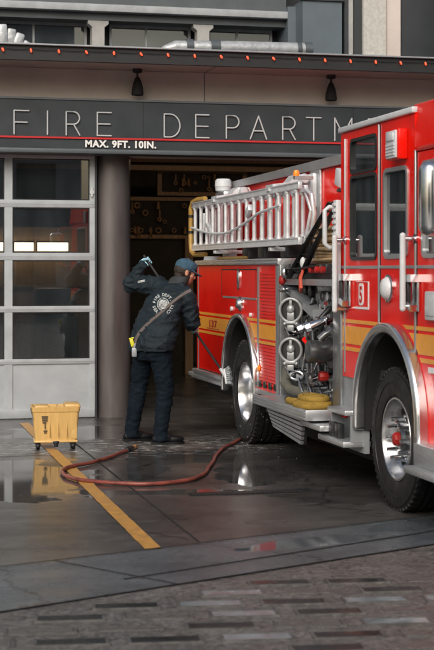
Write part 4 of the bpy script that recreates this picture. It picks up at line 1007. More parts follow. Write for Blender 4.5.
b = MB(); b.lathe([(.025, 0), (.03, .02), (.02, .05), (.0, .055)], (3.75, -4.28, 2.52), (0, 0, 1), 16); mk_ = b.build('marker_lamp', M['amber'], fe); b = MB(); b.box(3.73, 3.9, -4.31, -4.25, 2.49, 2.519); b.build('lamp_bracket', M['alu'], mk_)
b = MB(); pts = [(3.68, -1.0, 2.47), (3.66, -.72, 2.475), (3.645, -.52, 2.45), (3.64, -.45, 2.38), (3.64, -.45, 2.00), (3.64, -.48, 1.90), (3.65, -.6, 1.86), (3.68, -1.0, 1.86)]; b.tube(pts, .027, 12); yt = b.build('ladder_stop', M['tan_tube'], fe)
b = MB()
for z in (2.28, 2.10): b.cone((3.64, -.45, z), (3.64, -.45, z + .03), .029, .029, 12); b.box(3.64, 3.90, -.46, -.44, z + .005, z + .025)
b.build('band', M['black'], yt)
b = MB(); b.box(3.70, 3.78, -2.6, -1.5, 1.80, 1.83, .01); b.build('pole', M['tan_tube'], fe)
b = MB(); b.cone((3.76, -1.0, 1.796), (3.76, -1.0, 1.84), .10, .09, 18); b.build('vent_cap', M['white_paint'], fe)
for y in (-2.5, -3.1, -3.9): 
    b = MB(); b.box(3.74, 3.97, y - .12, y + .12, 1.80, 1.98, .02); b.build('equipment_box', M['black'], fe)

# ---- the ladders carried on the rack (they lift off)
def ladder(x, y0, y1, z0, z1, label, nr, first):
    t = empty('ladder', (x, (y0 + y1) / 2, z0), label, 'ladder', 'ladders on the side rack')
    for z in (z0, z1):
        b = MB(); b.box(x - .018, x + .018, y1, y0, z - .032, z + .032, .006)
        b.box(x - .024, x - .018, y1, y0, z - .030, z - .020); b.box(x - .024, x - .018, y1, y0, z + .020, z + .030); b.build('side_rail', M['ladder'], t)
    for k in range(nr):
        y = y0 - .10 - (y0 - y1 - .2) * k / (nr - 1)
        b = MB(); b.cone((x, y, z0), (x, y, z1), .021, .021, 12); b.cone((x, y, z1 - .05), (x, y, z1 - .03), .028, .028, 12); b.cone((x, y, z0 + .03), (x, y, z0 + .05), .028, .028, 12); b.build('rung', M['ladder'], t)
    return t
la = ladder(3.615, -.70, -4.86, 1.935, 2.405, 'front aluminium ladder hung on edge on the rack, rope along its rungs', 15, 1)
b = MB(); pts = []
for i in range(30):
    u = i / 29; y = -.75 - u * 3.6; pts.append((3.58, y, 2.16 - .10 * math.sin(PI * min(1, u * 1.25)) + .20 * max(0, u - .45) ** 1.2))
b.tube(pts, .013, 8); b.build('rope', M['white_paint'], la)
b = MB(); b.obox((3.60, -1.55, 2.14), (.05, .2, .05), Matrix.Rotation(R(20), 3, 'X'), .01); b.obox((3.60, -3.2, 2.25), (.05, .14, .07), Matrix.Rotation(R(-30), 3, 'X'), .01); b.obox((3.60, -1.3, 2.2), (.04, .05, .2), Matrix.Rotation(R(10), 3, 'X'), .01); b.build('pulley', M['ladder'], la)
lb = ladder(3.74, -.86, -4.62, 1.95, 2.39, 'rear aluminium ladder nested behind the roped one on the rack', 14, 0)
b = MB(); b.tube([(3.74, -4.62, 2.38), (3.74, -4.78, 2.33), (3.75, -4.82, 2.17), (3.75, -4.76, 2.03), (3.74, -4.64, 1.97)], .02, 10); b.tube([(3.74, -4.60, 2.36), (3.76, -4.70, 2.2), (3.74, -4.62, 1.98)], .018, 10); b.build('ladder_foot', M['ladder'], lb)

# ---- hoses and netting over the pump
b = MB(); b.box(3.80, 4.8, -5.80, -4.6, 1.66, 1.68)
b.build('hose_tray', M['alu'], fe)
hs_ = empty('folded_hose', (4.1, -5.3, 1.68), 'stack of folded beige canvas hose in the open bay above the pump', 'fire hose')
for k in range(11):
    z = 1.70 + k * .034; j = .02 * math.sin(k * 2.3)
    b = MB(); P = [(4.5, -5.74 + j, z)] 
    P = [(3.86 + .03 * random.random(), -5.76, z), (3.80 + j, -5.66, z + .004), (3.79 + j, -5.2, z + .012 * math.sin(k)), (3.80 + j, -4.72, z + .003), (3.88, -4.63, z), (4.0, -4.62, z)]
    b.tube(P, [.015] * 6, 10, flat=1.0); 
    b.box(3.79 + j, 4.0, -5.70, -4.66, z - .015, z + .015, .012, 3)
    b.build('hose_layer', M['hose_beige'], hs_)
b = MB()
def netline(p, q, w=.022, tk=.008):
    p, q = V(p), V(q); d_ = q - p; a, u, w_ = frame_of(d_)
    b.tube([p, (p + q) / 2 + V((-.015, 0, -.01)), q], w, 6, flat=.45)
A0, A1 = V((3.74, -5.30, 2.24)), V((3.64, -4.42, 1.62)); B0, B1 = V((3.74, -5.52, 2.24)), V((3.64, -4.76, 1.62))
netline(A0, A1, .03); netline(B0, B1, .03); netline(A0, B0)
for k in range(1, 9):
    t = k / 9; netline(A0.lerp(A1, t), B0.lerp(B1, t), .013)
netline((3.66, -4.2, 1.70), (3.66, -5.2, 1.72), .03)
b.build('hose_netting', M['black'], fe)
b = MB(); b.tube([(3.64, -4.86, 1.70), (3.60, -4.92, 1.62), (3.60, -4.94, 1.54), (3.62, -4.86, 1.50), (3.63, -4.80, 1.55), (3.63, -4.80, 1.63)], .012, 8, closed=True, flat=.6); b.build('hanging_loop', mat('orange_red_strap', (.45, .06, .03), .6), fe)
b = MB(); b.ell((3.64, -4.85, 1.75), (.025, .03, .05)); b.build('nozzle_tip', M['white_paint'], fe)
# yellow hose roll lying on the running board
hc = empty('hose_roll', (3.6, -5.42, .58), 'rolled yellow hose lying on the running board below the pump outlets', 'fire hose')
b = MB()
b.tube([(3.55 + .13 * math.cos(t) * (1 - .03 * t / 6), -5.42 + .22 * math.sin(t) * (1 - .02 * t), .605 + .0 * t) for t in [k * 2 * PI / 20 for k in range(20)]], .026, 10, closed=True)
for lv, (ra, rb_) in enumerate(((.11, .22), (.09, .19))):
    b.tube([(3.56 + ra * math.cos(t), -5.42 + rb_ * math.sin(t), .615 + .042 * lv) for t in [k * 2 * PI / 24 for k in range(24)]], .030, 10, closed=True)
    b.tube([(3.56 + (ra - .05) * math.cos(t), -5.42 + (rb_ - .055) * math.sin(t), .622 + .042 * lv) for t in [k * 2 * PI / 24 for k in range(24)]], .030, 10, closed=True)
b.build('coil', M['hose_yellow'], hc)
b = MB(); b.tube([(3.52, -5.22, .61), (3.47, -5.05, .605), (3.50, -4.90, .60)], .03, 10); b.build('hose_end', M['hose_yellow'], hc)
b = MB(); b.cone((3.50, -4.92, .605), (3.52, -4.83, .605), .038, .035, 14); b.build('coupling', M['black'], hc)
# ------------------------------------------------------------------ the person washing the truck
PO = V((2.73, -2.59, 0))
pr = empty('person', PO, 'person in navy jacket, trousers and blue cap scrubbing the engine with a long brush', 'person')
pr.rotation_euler = (0, 0, -TH)
PX = .00977
def P(px, py, d=0.): return V(((px - 147) * PX, d, (443 - py) * PX))
FW = V((.75, .66, 0)).normalized(); LF = V((-.66, .75, 0)).normalized()

def kid(o, par): o.parent = par; return o
# pole axis first: hands hold it
poleA = P(143.5, 257.5, .40); poleB = P(226, 379, .32)
pd = (poleB - poleA).normalized()
def on_pole(px): return poleA + pd * ((px - 143.5) * PX / pd.x)
hL = on_pole(146.0); hR = on_pole(193.0)

# joints
shL, elL, wrL = P(157, 287, .33), P(130, 283, .42), hL + V((-.055, -.02, -.045))
shR, elR, wrR = P(186, 297, .06), P(192, 322, .10), hR + V((-.03, -.06, .035))
neck, headc = P(178.5, 287, .22), P(184.8, 272.5, .26)
pel = P(153, 348, 0)
hipL, hipR = P(144, 352, .12), P(161, 352, -.06)
knL, knR = P(137.5, 389, .18), P(165.5, 389, -.05)
anL, anR = P(130.5, 433, .16), P(161, 434, -.10)
fwd = V((.90, .32, -.30)).normalized(); hl = V((-.33, .94, 0)); hl = (hl - fwd * hl.dot(fwd)).normalized(); hu = fwd.cross(hl).normalized()
HR = Matrix((fwd, hl, hu)).transposed()
def H(x, y, z): return headc + HR @ V((x, y, z))

# body: one continuous skin (mostly under the clothes)
b = MB()
b.ell(H(-.012, 0, .025), (.098, .076, .092), HR, 24); b.ell(H(.028, 0, -.035), (.066, .058, .080), HR, 20); b.ell(H(.040, 0, -.082), (.045, .042, .034), HR, 16)
b.ell(H(.070, 0, .022), (.030, .052, .018), HR, 14)                                   # brow
b.cone(H(.082, 0, .012), H(.112, 0, -.030), .010, .015, 10); b.ell(H(.104, 0, -.032), (.015, .015, .011), HR, 10); b.ell(H(.094, .012, -.034), (.01, .009, .008), HR, 8); b.ell(H(.094, -.012, -.034), (.01, .009, .008), HR, 8)
b.ell(H(.088, 0, -.060), (.012, .024, .0065), HR, 10); b.ell(H(.086, 0, -.071), (.012, .021, .0065), HR, 10)
for s_ in (1, -1):
    b.ell(H(.055, s_ * .040, -.022), (.03, .024, .022), HR, 12)                        # cheek
    b.ell(H(-.006, s_ * .077, -.012), (.020, .009, .031), HR, 14); b.ell(H(-.014, s_ * .083, .002), (.012, .008, .018), HR, 10)   # ear
b.capsule(H(-.02, 0, -.06), neck, .056, .062); b.capsule(neck, P(176, 292, .2), .062, .085)
for (s0, s1, s2, s3) in ((shL, elL, wrL, hL), (shR, elR, wrR, hR)):
    b.chain([P(174, 296, .18), s0, s1, s2], [.09, .062, .046, .030]); b.capsule(s2, s3 + (s2 - s3) * .75, .028, .024)
b.chain([P(172, 300, .16), P(163, 318, .09), pel], [.13, .135, .135])
for (h_, k_, a_) in ((hipL, knL, anL), (hipR, knR, anR)):
    b.chain([pel, h_, k_, a_], [.13, .098, .062, .045])
    b.capsule(a_ + V((0, 0, -.03)), a_ + FW * .13 + V((0, 0, -.065)), .042, .034)
me = remeshed(b, .0065, 3, .5); mesh_obj('body', me, M['skin'], pr)
for s_ in (1, -1):
    b = MB(); b.ell(H(.073, s_ * .031, .000), (.012, .013, .010), HR, 12); kid(b.build('eye', M['white_paint']), pr)
    b = MB(); b.ell(H(.083, s_ * .0315, .000), (.004, .006, .006), HR, 10); kid(b.build('iris', M['black']), pr)
    b = MB(); b.obox(H(.090, s_ * .031, .020), (.012, .034, .007), HR, .003); kid(b.build('eyebrow', M['hair']), pr)

# hair: back and sides under the cap
b = MB(); b.ell(H(-.030, 0, .012), (.092, .081, .082), HR, 20); b.ell(H(-.052, 0, -.045), (.052, .062, .055), HR, 16)
for s_ in (1, -1): b.ell(H(.010, s_ * .066, .004), (.030, .016, .040), HR, 12); b.ell(H(.012, s_ * .070, -.030), (.010, .008, .022), HR, 10)
me = remeshed(b, .006, 2)
for v, nv in zip(me.vertices, [w.normal.copy() for w in me.vertices]): v.co += nv * .004 * noise.noise(v.co * 70)
mesh_obj('hair', me, M['hair'], pr)
# cap with visor
b = MB(); b.ell(H(-.010, 0, .060), (.112, .092, .078), HR, 24); b.ell(H(-.012, 0, .045), (.110, .090, .040), HR, 24); b.ell(H(.060, 0, .075), (.045, .06, .045), HR, 16)
me = remeshed(b, .006, 3)
for v, nv in zip(me.vertices, [w.normal.copy() for w in me.vertices]): v.co += nv * .004 * noise.noise(v.co * 28)
cp_ = mesh_obj('cap', me, M['cap_blue'], pr)
b = MB(); n = 16
top = []; 
for i in range(n + 1):
    a = -PI / 2 + PI * i / n; top.append((.07 + .105 * math.cos(a) * 1.0, .078 * math.sin(a)))
poly = top + [(.02, .076), (.02, -.076)]
b.prism(poly, lambda u, v, t: H(u, v, .047 - (u - .05) * .30 - abs(v) ** 2 * 3.2 + t), 0, .007); o = b.build('visor', M['cap_blue']); o.parent = cp_
b = MB(); b.ell(H(-.010, 0, .139), (.010, .010, .006), HR, 10); o = b.build('button', M['cap_blue']); o.parent = cp_

# jacket
def loft(b, secs, n=28, f=FW, l=LF):
    rings = [b.ring(c, l, f, w, h, n) for c, w, h in secs]
    for A, B in zip(rings, rings[1:]): b.bridge(A, B)
    b.cap(rings[0]); b.cap(rings[-1])
b = MB()
loft(b, [(P(151.5, 351, .0), .255, .185), (P(152, 346, .0), .265, .195), (P(154, 333, .03), .262, .19), (P(157.5, 320, .07), .25, .18), (P(162, 308, .11), .245, .17), (P(167, 297, .15), .235, .155), (P(171, 290, .18), .20, .13), (P(175, 284.5, .20), .125, .10), (P(179, 280.5, .22), .085, .082), (P(180.5, 278, .225), .078, .078)])
b.chain([P(166, 293, .22), shL + V((0, 0, .005)), elL, elL.lerp(wrL, .75)], [.105, .105, .080, .058]); b.capsule(elL.lerp(wrL, .75), wrL, .058, .052)
b.ell(elL + V((-.02, 0, -.01)), (.08, .085, .085))
b.chain([P(176, 296, .13), shR, elR, wrR], [.11, .098, .078, .055])
b.ell(P(174, 290, .18), (.16, .12, .075)); b.ell(P(164, 291, .25), (.13, .12, .085))
me = remeshed(b, .0095, 5)
def wrinkle(me, amp, zones=()):
    nrm_ = [v.normal.copy() for v in me.vertices]
    for v, nv in zip(me.vertices, nrm_):
        c = v.co.copy()
        q = V((c.x * 5 + c.z * 2.5, c.y * 5, c.z * 9 - c.x * 3.0))
        k = noise.noise(q) * .6 + (1 - abs(noise.noise(q * 1.7 + V((7, 1, 3))))) ** 3 * .9 - .5
        a = amp
        for (zc, r_, a2) in zones:
            dd = (c - zc).length
            if dd < r_: a += a2 * (1 - dd / r_)
        k2 = (1 - abs(noise.noise(V((c.x * 9 - c.z * 12, c.y * 8, c.z * 20 + c.x * 8))))) ** 4 - .35
        c2 = c + nv * (a * k + a * .45 * k2)
        v.co = c2
wrinkle(me, .017, [(elL, .2, .014), (elR, .18, .012), (P(150, 345, 0), .25, .006)])
jk = mesh_obj('jacket', me, M['jacket'], pr)
b = MB(); loft(b, [(P(177, 283.5, .21), .108, .098), (P(179, 279, .222), .100, .095), (P(181, 276.5, .23), .088, .084), (P(180.5, 277.5, .23), .07, .066)], 24)
o = kid(b.build('collar', mat('grey_collar_cloth', (.024, .028, .032), .8, 0, var=.3, vscale=14)), jk)
me_eval = jk.data; me_eval.calc_loop_triangles()
bvh = BVHTree.FromPolygons([v.co.copy() for v in me_eval.vertices], [tuple(p.vertices) for p in me_eval.polygons])
def onto(px, py, off=.003, y0=-2.0):
    o = P(px, py, y0); hit = bvh.ray_cast(o, V((0, 1, 0)))
    if hit[0] is None: return P(px, py, 0.0)
    return hit[0] + V((0, -1, 0)) * off
# hem cord line and sleeve patch
# round back print: disc and curved lettering laid on the cloth
ec = (163.3, 304.0)
b = MB(); n = 36; rings = []
cen = b.bm.verts.new(onto(*ec))
for k in (1.5, 3.0, 4.6, 6.2):
    rings.append([b.bm.verts.new(onto(ec[0] + k * math.cos(2 * PI * i / n), ec[1] - k * 1.05 * math.sin(2 * PI * i / n))) for i in range(n)])
for i in range(n): b.bm.faces.new((cen, rings[0][i], rings[0][(i + 1) % n]))
for A, B in zip(rings, rings[1:]): b.bridge(A, B)
kid(b.build('back_emblem', M['emblem'], None, 0), jk)
b = MB()
for (w, h, cx, cy) in ((3.2, .8, 0, 0), (.8, 3.2, 0, 0), (2, .8, 0, 2.6), (1.4, .7, 2.4, -1.8)):
    vs = [b.bm.verts.new(onto(ec[0] + cx + sx * w / 2, ec[1] + cy + sy * h / 2, .005)) for sx, sy in ((-1, -1), (1, -1), (1, 1), (-1, 1))]; b.bm.faces.new(vs)
b.tube([onto(ec[0] + 4.9 * math.cos(2 * PI * i / 30), ec[1] + 5.1 * math.sin(2 * PI * i / 30), .0045) for i in range(30)], .004, 6, closed=True)
kid(b.build('emblem_detail', M['slate_light'], None, 0), jk)
M['jacket_print'] = mat('worn_jacket_print', (.42, .44, .44), .85, 0, var=.4, vscale=30)
def arc_text(s, r, a_mid, step, size, flip=False):
    b = MB(); n = len(s)
    for i, ch in enumerate(s):
        if ch == ' ': continue
        a = R(a_mid + (i - (n - 1) / 2) * step * (1 if flip else -1))
        t = text_bm(ch, size, 0, size * .035)
        bmesh.ops.subdivide_edges(t, edges=t.edges, cuts=1)
        ux, uy = (math.sin(a), -math.cos(a)) if not flip else (-math.sin(a), math.cos(a))
        vx, vy = (math.cos(a), math.sin(a)) if not flip else (-math.cos(a), -math.sin(a))
        cx, cy = r * math.cos(a), r * math.sin(a)
        for v in t.verts:
            x, y = v.co.x, v.co.y - size * .35
            X = cx + x * ux + y * vx; Y = cy + x * uy + y * vy
            v.co = onto(ec[0] + X, ec[1] - Y, .0045)
        b.add(t); t.free()
    return kid(b.build('back_lettering', M['jacket_print'], None, 0), jk)
arc_text('FIRE DEPT.', 9.3, 98, 15.5, 4.0); arc_text('CITY', 9.3, -33, 15.5, 4.0, True); arc_text('SEA', 9.3, 212, 15.5, 4.0, True)
# small pale patch on the raised sleeve's shoulder
b = MB(); g_ = [[b.bm.verts.new(onto(136 + i * 1.5, 281.2 - i * .3 + j * .75, .006)) for i in range(6)] for j in range(4)]
for j in range(3):
    for i in range(5): b.bm.faces.new((g_[j][i], g_[j][i + 1], g_[j + 1][i + 1], g_[j + 1][i]))
kid(b.build('sleeve_patch', M['emblem'], None, 0), jk)
# sewn seams of the jacket
seam_m = mat('seam_thread', (.004, .007, .010), .9)
for line in ([(150, 289), (158, 288), (168, 290), (178, 293), (187, 299)], [(182, 303), (181, 315), (179, 328), (177, 342)], [(131, 344), (140, 346), (150, 347), (160, 347), (170, 346), (176, 345)]):
    pts = []
    for p_, q_ in zip(line, line[1:]):
        for i in range(5): pts.append(onto(p_[0] + (q_[0] - p_[0]) * i / 5, p_[1] + (q_[1] - p_[1]) * i / 5, .001))
    b = MB(); b.tube(pts, .0035, 6); kid(b.build('seam', seam_m), jk)
# shoulder strap down to a yellow radio tag on the hip
path = [(191, 290), (187, 292), (183, 294.5), (178, 298), (173, 302), (168, 306.5), (163, 311), (158, 315), (153, 319), (148, 323.5), (143, 328.5), (139, 333.5), (136.5, 338), (135, 343)]
b = MB(); L_ = []
for i, (x, y) in enumerate(path):
    q, p_ = path[min(i + 1, len(path) - 1)], path[max(i - 1, 0)]; tx, ty = q[0] - p_[0], q[1] - p_[1]; m_ = math.hypot(tx, ty); nx, ny = -ty / m_, tx / m_
    w = 1.55
    L_.append([b.bm.verts.new(onto(x + nx * w * s_, y + ny * w * s_, o_)) for s_, o_ in ((-1, .004), (-.5, .010), (.5, .010), (1, .004))])
for A, B in zip(L_, L_[1:]):
    for i in range(3): b.bm.faces.new((A[i], A[i + 1], B[i + 1], B[i]))
kid(b.build('shoulder_strap', M['strap']), pr)
b = MB(); c = onto(132.5, 343, .03); r_ = Matrix.Rotation(R(-14), 3, 'Y'); b.obox(c + V((0, 0, .01)), (.036, .03, .085), r_, .006); b.obox(c + V((-.006, -.012, .05)), (.05, .012, .014), r_, .003); kid(b.build('radio_tag', M['neon']), pr)
b = MB(); c = onto(135, 350, .02); b.box(c.x - .025, c.x + .025, c.y - .015, c.y + .02, c.z - .06, c.z + .03, .008); b.cone(c + V((0, 0, .03)), c + V((.01, 0, .07)), .012, .012); kid(b.build('radio', M['grey_paint']), pr)

# trousers
b = MB()
loft(b, [(P(152.5, 345, .0), .225, .165), (P(152.5, 352, .01), .228, .17), (P(152.5, 360, .02), .215, .155)])
for (h_, k_, a_) in ((hipL, knL, anL), (hipR, knR, anR)):
    b.chain([h_ + V((0, 0, -.03)), h_.lerp(k_, .5), k_, k_.lerp(a_, .5), a_ + V((0, 0, .0))], [.118, .102, .086, .079, .071])
    b.cone(a_ + V((0, 0, -.01)), a_ + V((0, 0, -.055)), .070, .078, 18)
me = remeshed(b, .0095, 4); wrinkle(me, .0095, [(knL, .2, .009), (knR, .2, .009), (anL, .16, .008), (anR, .16, .008), (P(153, 358, 0), .2, .006)])
mesh_obj('trousers', me, M['trouser'], pr)
# boots
for a_, fd in ((anL, V((.92, .39, 0))), (anR, V((.95, .25, 0)))):
    sd = V((-fd.y, fd.x, 0)); g = V((a_.x, a_.y, 0)); rt = Matrix((fd, sd, V((0, 0, 1)))).transposed()
    b = MB(); b.ell(g + fd * .145 + V((0, 0, .045)), (.095, .050, .042), rt, 16); b.ell(g + fd * .04 + V((0, 0, .06)), (.11, .046, .055), rt, 16); b.ell(g - fd * .035 + V((0, 0, .05)), (.055, .044, .05), rt, 14); b.capsule(g + V((0, 0, .07)), g + V((0, 0, .16)), .056, .058)
    me = remeshed(b, .007, 4)
    for v in me.vertices: v.co.z = max(v.co.z, .018)
    bt = mesh_obj('boot', me, M['boot'], pr)
    b = MB(); ol = [(-.088, -.035), (-.05, -.045), (.04, -.040), (.13, -.054), (.20, -.046), (.238, -.018), (.238, .018), (.20, .046), (.13, .054), (.04, .040), (-.05, .045), (-.088, .035)]
    b.prism(ol, lambda u, v, t: g + fd * u + sd * v + V((0, 0, t)), 0, .024); o = b.build('sole', M['rubber']); o.parent = bt

# gloved hands closed round the pole
def hand(c, wrist, name, flip):
    b = MB(); ax = pd
    wd = (wrist - c); wd = (wd - ax * wd.dot(ax)).normalized(); sd = ax.cross(wd).normalized() * flip
    # palm sits on the wrist side of the pole; fingers wrap over it
    for k in range(4):
        off = ax * ((k - 1.5) * .021)
        ln = (.95, 1.05, 1.0, .82)[k]
        pts = []
        for j in range(6):
            t = R(20 + j * 44 * ln); pts.append(c + off + (wd * math.cos(t) + sd * math.sin(t)) * (.028 - .001 * j))
        base = c + off + wd * .045 + sd * .002
        b.chain([base] + pts, [.0125, .0118, .0110, .0105, .010, .0095, .0085])
    b.obox(c + wd * .052 - sd * .006, (.086, .030, .070), Matrix((ax, sd, wd)).transposed(), .012)
    b.chain([c + wd * .060 - ax * .034 - sd * .004, c + wd * .030 - ax * .036 - sd * .028, c - ax * .018 - sd * .030, c - wd * .018 - ax * .004 - sd * .022], [.016, .0135, .012, .009])
    b.capsule(c + wd * .075, wrist, .030, .030); b.lathe([(.032, 0), (.037, .012), (.036, .03)], wrist - (wrist - c).normalized() * .02, wrist - c, 18)
    me = remeshed(b, .0045, 2); return mesh_obj(name, me, M['glove'], pr)
hand(hL, wrL, 'glove', 1); hand(hR, wrR, 'glove', -1)

# long handled brush (held: a thing of its own)
bw = PO + Matrix.Rotation(-TH, 3, 'Z') @ poleA
br = empty('scrubbing_brush', PO, 'long handled scrubbing brush held by the person against the rear wheel arch', 'brush'); br.rotation_euler = (0, 0, -TH)
b = MB(); b.cone(poleA - pd * .03, poleB, .0125, .0125, 12); kid(b.build('handle', M['black']), br)
b = MB(); b.cone(poleB - pd * .1, poleB, .017, .02, 12); ax = (pd * .25 + V((.15, -.35, -.9))).normalized(); nrm = V((.75, -.15, .15)).normalized(); ax = (ax - nrm * ax.dot(nrm)).normalized(); rt = Matrix((ax, nrm.cross(ax).normalized() * -1, nrm)).transposed()
b.obox(poleB, (.16, .06, .022), rt, .008); kid(b.build('brush_block', M['white_paint']), br)
b = MB()
for i in range(9):
    for j in range(4):
        q = poleB + rt @ V((-.070 + i * .0175, -.024 + j * .016, .009)); e = q + rt @ V(((i - 4) * .004 + random.uniform(-.004, .004), (j - 1.5) * .007, .045 + random.uniform(-.006, .006)))
        b.cone(q, e, .007, .010, 7)
kid(b.build('bristles', M['bristle']), br)

# ------------------------------------------------------------------ mop bucket
bk = empty('mop_bucket', (1.805, -2.80, 0), 'yellow plastic mop bucket on castors standing over the painted line', 'bucket'); bk.rotation_euler = (0, 0, R(-13.4 + 9))
def tub(w0, d0, w1, d1, z0, z1, r=.03):
    b = MB(); rings = []
    for (w, d_, z) in ((w0, d0, z0), (w0 + .006, d0 + .006, z0 + .02), (w1, d1, z1 - .05), (w1 + .012, d1 + .012, z1 - .046), (w1 + .026, d1 + .026, z1 - .002), (w1 + .02, d1 + .02, z1), (w1 - .006, d1 - .006, z1), (w0 - .01, d0 - .01, z0 + .05)):
        rings.append([b.bm.verts.new((x, y, z)) for x, y in rrect(-w / 2, w / 2, -d_ / 2, d_ / 2, r, 5)])
    for A, B in zip(rings, rings[1:]): b.bridge(A, B)
    b.cap(rings[0]); b.cap(rings[-1]); return b
b = tub(.385, .27, .435, .32, .085, .405); 
for x in (-.06, .02, .10): b.obox((x, -.1515, .245), (.010, .010, .24), Matrix.Rotation(R(-4.2), 3, 'X'), .004)
b.box(.14, .20, -.145, -.12, .10, .30, .01)
b.box(-.205, .205, -.15, .15, .068, .09, .01)
tubo = kid(b.build('tub', M['bucket']), bk)
b = MB(); b.box(.08, .23, -.14, .14, .385, .43, .02); b.box(-.20, -.06, -.12, .12, .36, .415, .02); b.cone((.02, -.1, .40), (.02, .1, .40), .012, .012); kid(b.build('wringer_rim', M['bucket']), bk)
b = MB(); b.tube([(-.225, 0, .40), (-.232, -.06, .37), (-.222, -.15, .33), (-.215, -.16, .28)], .004, 6); kid(b.build('wire_handle', M['steel_dark']), bk)
b = MB(); m_ = Matrix.Rotation(R(-4.5), 3, 'X')
for (x, z, w, h) in ((-.105, .315, .060, .012), (-.105, .297, .054, .010), (-.105, .278, .05, .014), (-.108, .258, .034, .012), (-.102, .225, .010, .045), (-.10, .180, .034, .012), (-.10, .163, .026, .008)):
    b.obox((x, -.1435 - (z - .09) * .080, z), (w, .004, h), m_)
kid(b.build('warning_print', M['print']), bk)
for x in (-.165, .165):
    for y in (-.11, .11):
        b = MB(); b.box(x - .022, x + .022, y - .02, y + .02, .055, .085, .005); b.box(x - .024, x - .018, y - .012, y + .03, .03, .07); b.box(x + .018, x + .024, y - .012, y + .03, .03, .07); fk = kid(b.build('castor', M['black']), bk)
        b = MB(); b.lathe([(.012, -.016), (.030, -.016), (.034, -.008), (.034, .008), (.030, .016), (.012, .016)], (x, y + .012, .034), (1, 0, 0), 20, closed=True); b.cone((x - .022, y + .012, .034), (x + .022, y + .012, .034), .007, .007, 8); o = b.build('wheel', M['rubber']); o.parent = fk
b = MB(); b.box(-.03, .03, -.155, -.13, .06, .085, .006); b.cone((.0, -.145, .03), (.0, -.145, .07), .018, .024, 10); kid(b.build('drain_plug', M['black']), bk)

# ------------------------------------------------------------------ garden hose on the apron
pts0 = [(2.42, -3.26), (2.18, -3.73), (1.94, -4.10), (1.76, -4.28), (1.655, -4.50), (1.625, -4.80), (1.70, -5.10), (1.91, -5.33), (2.2, -5.47), (2.51, -5.36), (2.74, -5.02), (2.99, -4.28), (3.26, -3.46), (3.55, -2.86), (3.9, -2.2), (4.6, -1.2), (5.2, 1.2)]
def spline(p, n=10):
    out = []
    for i in range(len(p) - 1):
        a, b_, c, d_ = [V((*p[max(0, min(len(p) - 1, i + k))], 0)) for k in (-1, 0, 1, 2)]
        for j in range(n):
            t = j / n; out.append(.5 * ((2 * b_) + (c - a) * t + (2 * a - 5 * b_ + 4 * c - d_) * t * t + (3 * b_ - a - 3 * c + d_) * t ** 3))
    out.append(V((*p[-1], 0))); return out
sp = spline(pts0)
gh = empty('water_hose', (2.2, -4.6, 0), 'reddish brown rubber hose looping over the wet apron to the engine', 'hose')
b = MB(); b.tube([V((p.x + .004 * math.sin(i * .7), p.y, .019)) for i, p in enumerate(sp)], .0165, 12); b.build('hose_line', M['hose_red'], gh)
b = MB(); d_ = (V((2.53, -3.04, 0)) - V((2.42, -3.26, 0))).normalized(); p0 = V((2.42, -3.26, .024)); b.cone(p0 - d_ * .05, p0 + d_ * .04, .026, .026, 14); b.cone(p0 + d_ * .04, p0 + d_ * .12, .030, .022, 14); b.build('coupling', M['black'], gh)
b = MB(); b.cone(p0 + d_ * .12, p0 + d_ * .22, .016, .012, 12); b.cone(p0 + d_ * .22, p0 + d_ * .27, .019, .022, 12); b.build('nozzle', M['brass'], gh)

# spray dripping off the wheel and the skirt
b = MB()
for k in range(45):
    x = random.uniform(3.45, 3.75); y = random.uniform(-4.6, -2.9); z = random.uniform(.02, .62) ** 1.1; r = random.uniform(.002, .0042)
    bmesh.ops.create_icosphere(b.bm, subdivisions=1, radius=r, matrix=Matrix.Translation((x, y, z)) @ Matrix.Diagonal((1, 1, random.uniform(1, 2.4), 1)))
for k in range(12):
    x = random.uniform(2.9, 3.7); y = random.uniform(-3.4, -2.2); r = random.uniform(.004, .009)
    bmesh.ops.create_icosphere(b.bm, subdivisions=1, radius=1, matrix=Matrix.Translation((x, y, .001)) @ Matrix.Diagonal((r * 1.5, r, .004, 1)))
o = b.build('water_drops', M['water']); tag(o, 'scattered drops of wash water under the rear of the engine', 'water drops', kind='stuff')

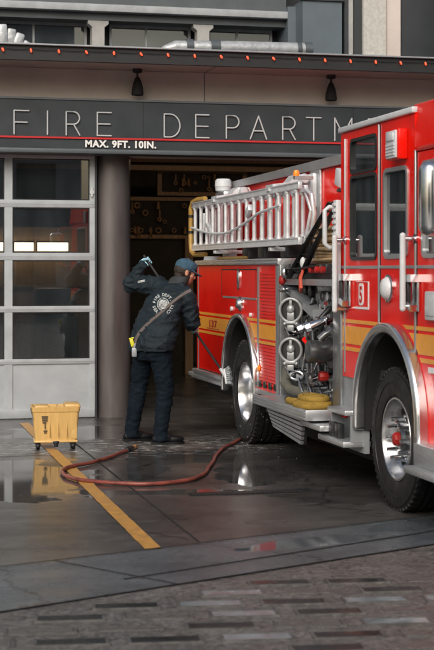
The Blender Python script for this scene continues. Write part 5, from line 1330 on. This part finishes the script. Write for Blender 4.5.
# ------------------------------------------------------------------ parts that lie far apart become parts of their own
def split_far(o):
    bm = bmesh.new(); bm.from_mesh(o.data); bm.verts.ensure_lookup_table()
    isl = [-1] * len(bm.verts); k = 0
    for v in bm.verts:
        if isl[v.index] >= 0: continue
        st = [v]; isl[v.index] = k
        while st:
            w = st.pop()
            for e in w.link_edges:
                q = e.other_vert(w)
                if isl[q.index] < 0: isl[q.index] = k; st.append(q)
        k += 1
    if k == 1 or k > 160: bm.free(); return
    lo = [[9e9] * 3 for _ in range(k)]; hi = [[-9e9] * 3 for _ in range(k)]
    for v in bm.verts:
        i = isl[v.index]
        for a in range(3): lo[i][a] = min(lo[i][a], v.co[a]); hi[i][a] = max(hi[i][a], v.co[a])
    size = [max(hi[i][a] - lo[i][a] for a in range(3)) for i in range(k)]
    par = list(range(k))
    def find(i):
        while par[i] != i: par[i] = par[par[i]]; i = par[i]
        return i
    for i in range(k):
        for j in range(i + 1, k):
            g = math.sqrt(sum(max(0, lo[i][a] - hi[j][a], lo[j][a] - hi[i][a]) ** 2 for a in range(3)))
            if g <= max(.02, .5 * max(size[i], size[j])): par[find(i)] = find(j)
    roots = sorted(set(find(i) for i in range(k)))
    if len(roots) > 1:
        for r in roots[1:]:
            b2 = bm.copy(); b2.verts.ensure_lookup_table()
            bmesh.ops.delete(b2, geom=[v for v in b2.verts if find(isl[v.index]) != r], context='VERTS')
            me = bpy.data.meshes.new(o.data.name); b2.to_mesh(me); b2.free()
            for mt in o.data.materials: me.materials.append(mt)
            c = bpy.data.objects.new(stem_(o.name), me); COL.objects.link(c); c.parent = o.parent; c.location = o.location; c.rotation_euler = o.rotation_euler
            me.set_sharp_from_angle(angle=R(38))
        bmesh.ops.delete(bm, geom=[v for v in bm.verts if find(isl[v.index]) != roots[0]], context='VERTS')
        bm.to_mesh(o.data)
    bm.free()
def stem_(n): return n.split('.')[0]
for o in list(scene.objects):
    if o.type == 'MESH' and o.parent is not None and not o.modifiers and stem_(o.name) not in ('number', 'back_lettering', 'warning_print', 'kerb_joint', 'emblem_detail'): split_far(o)
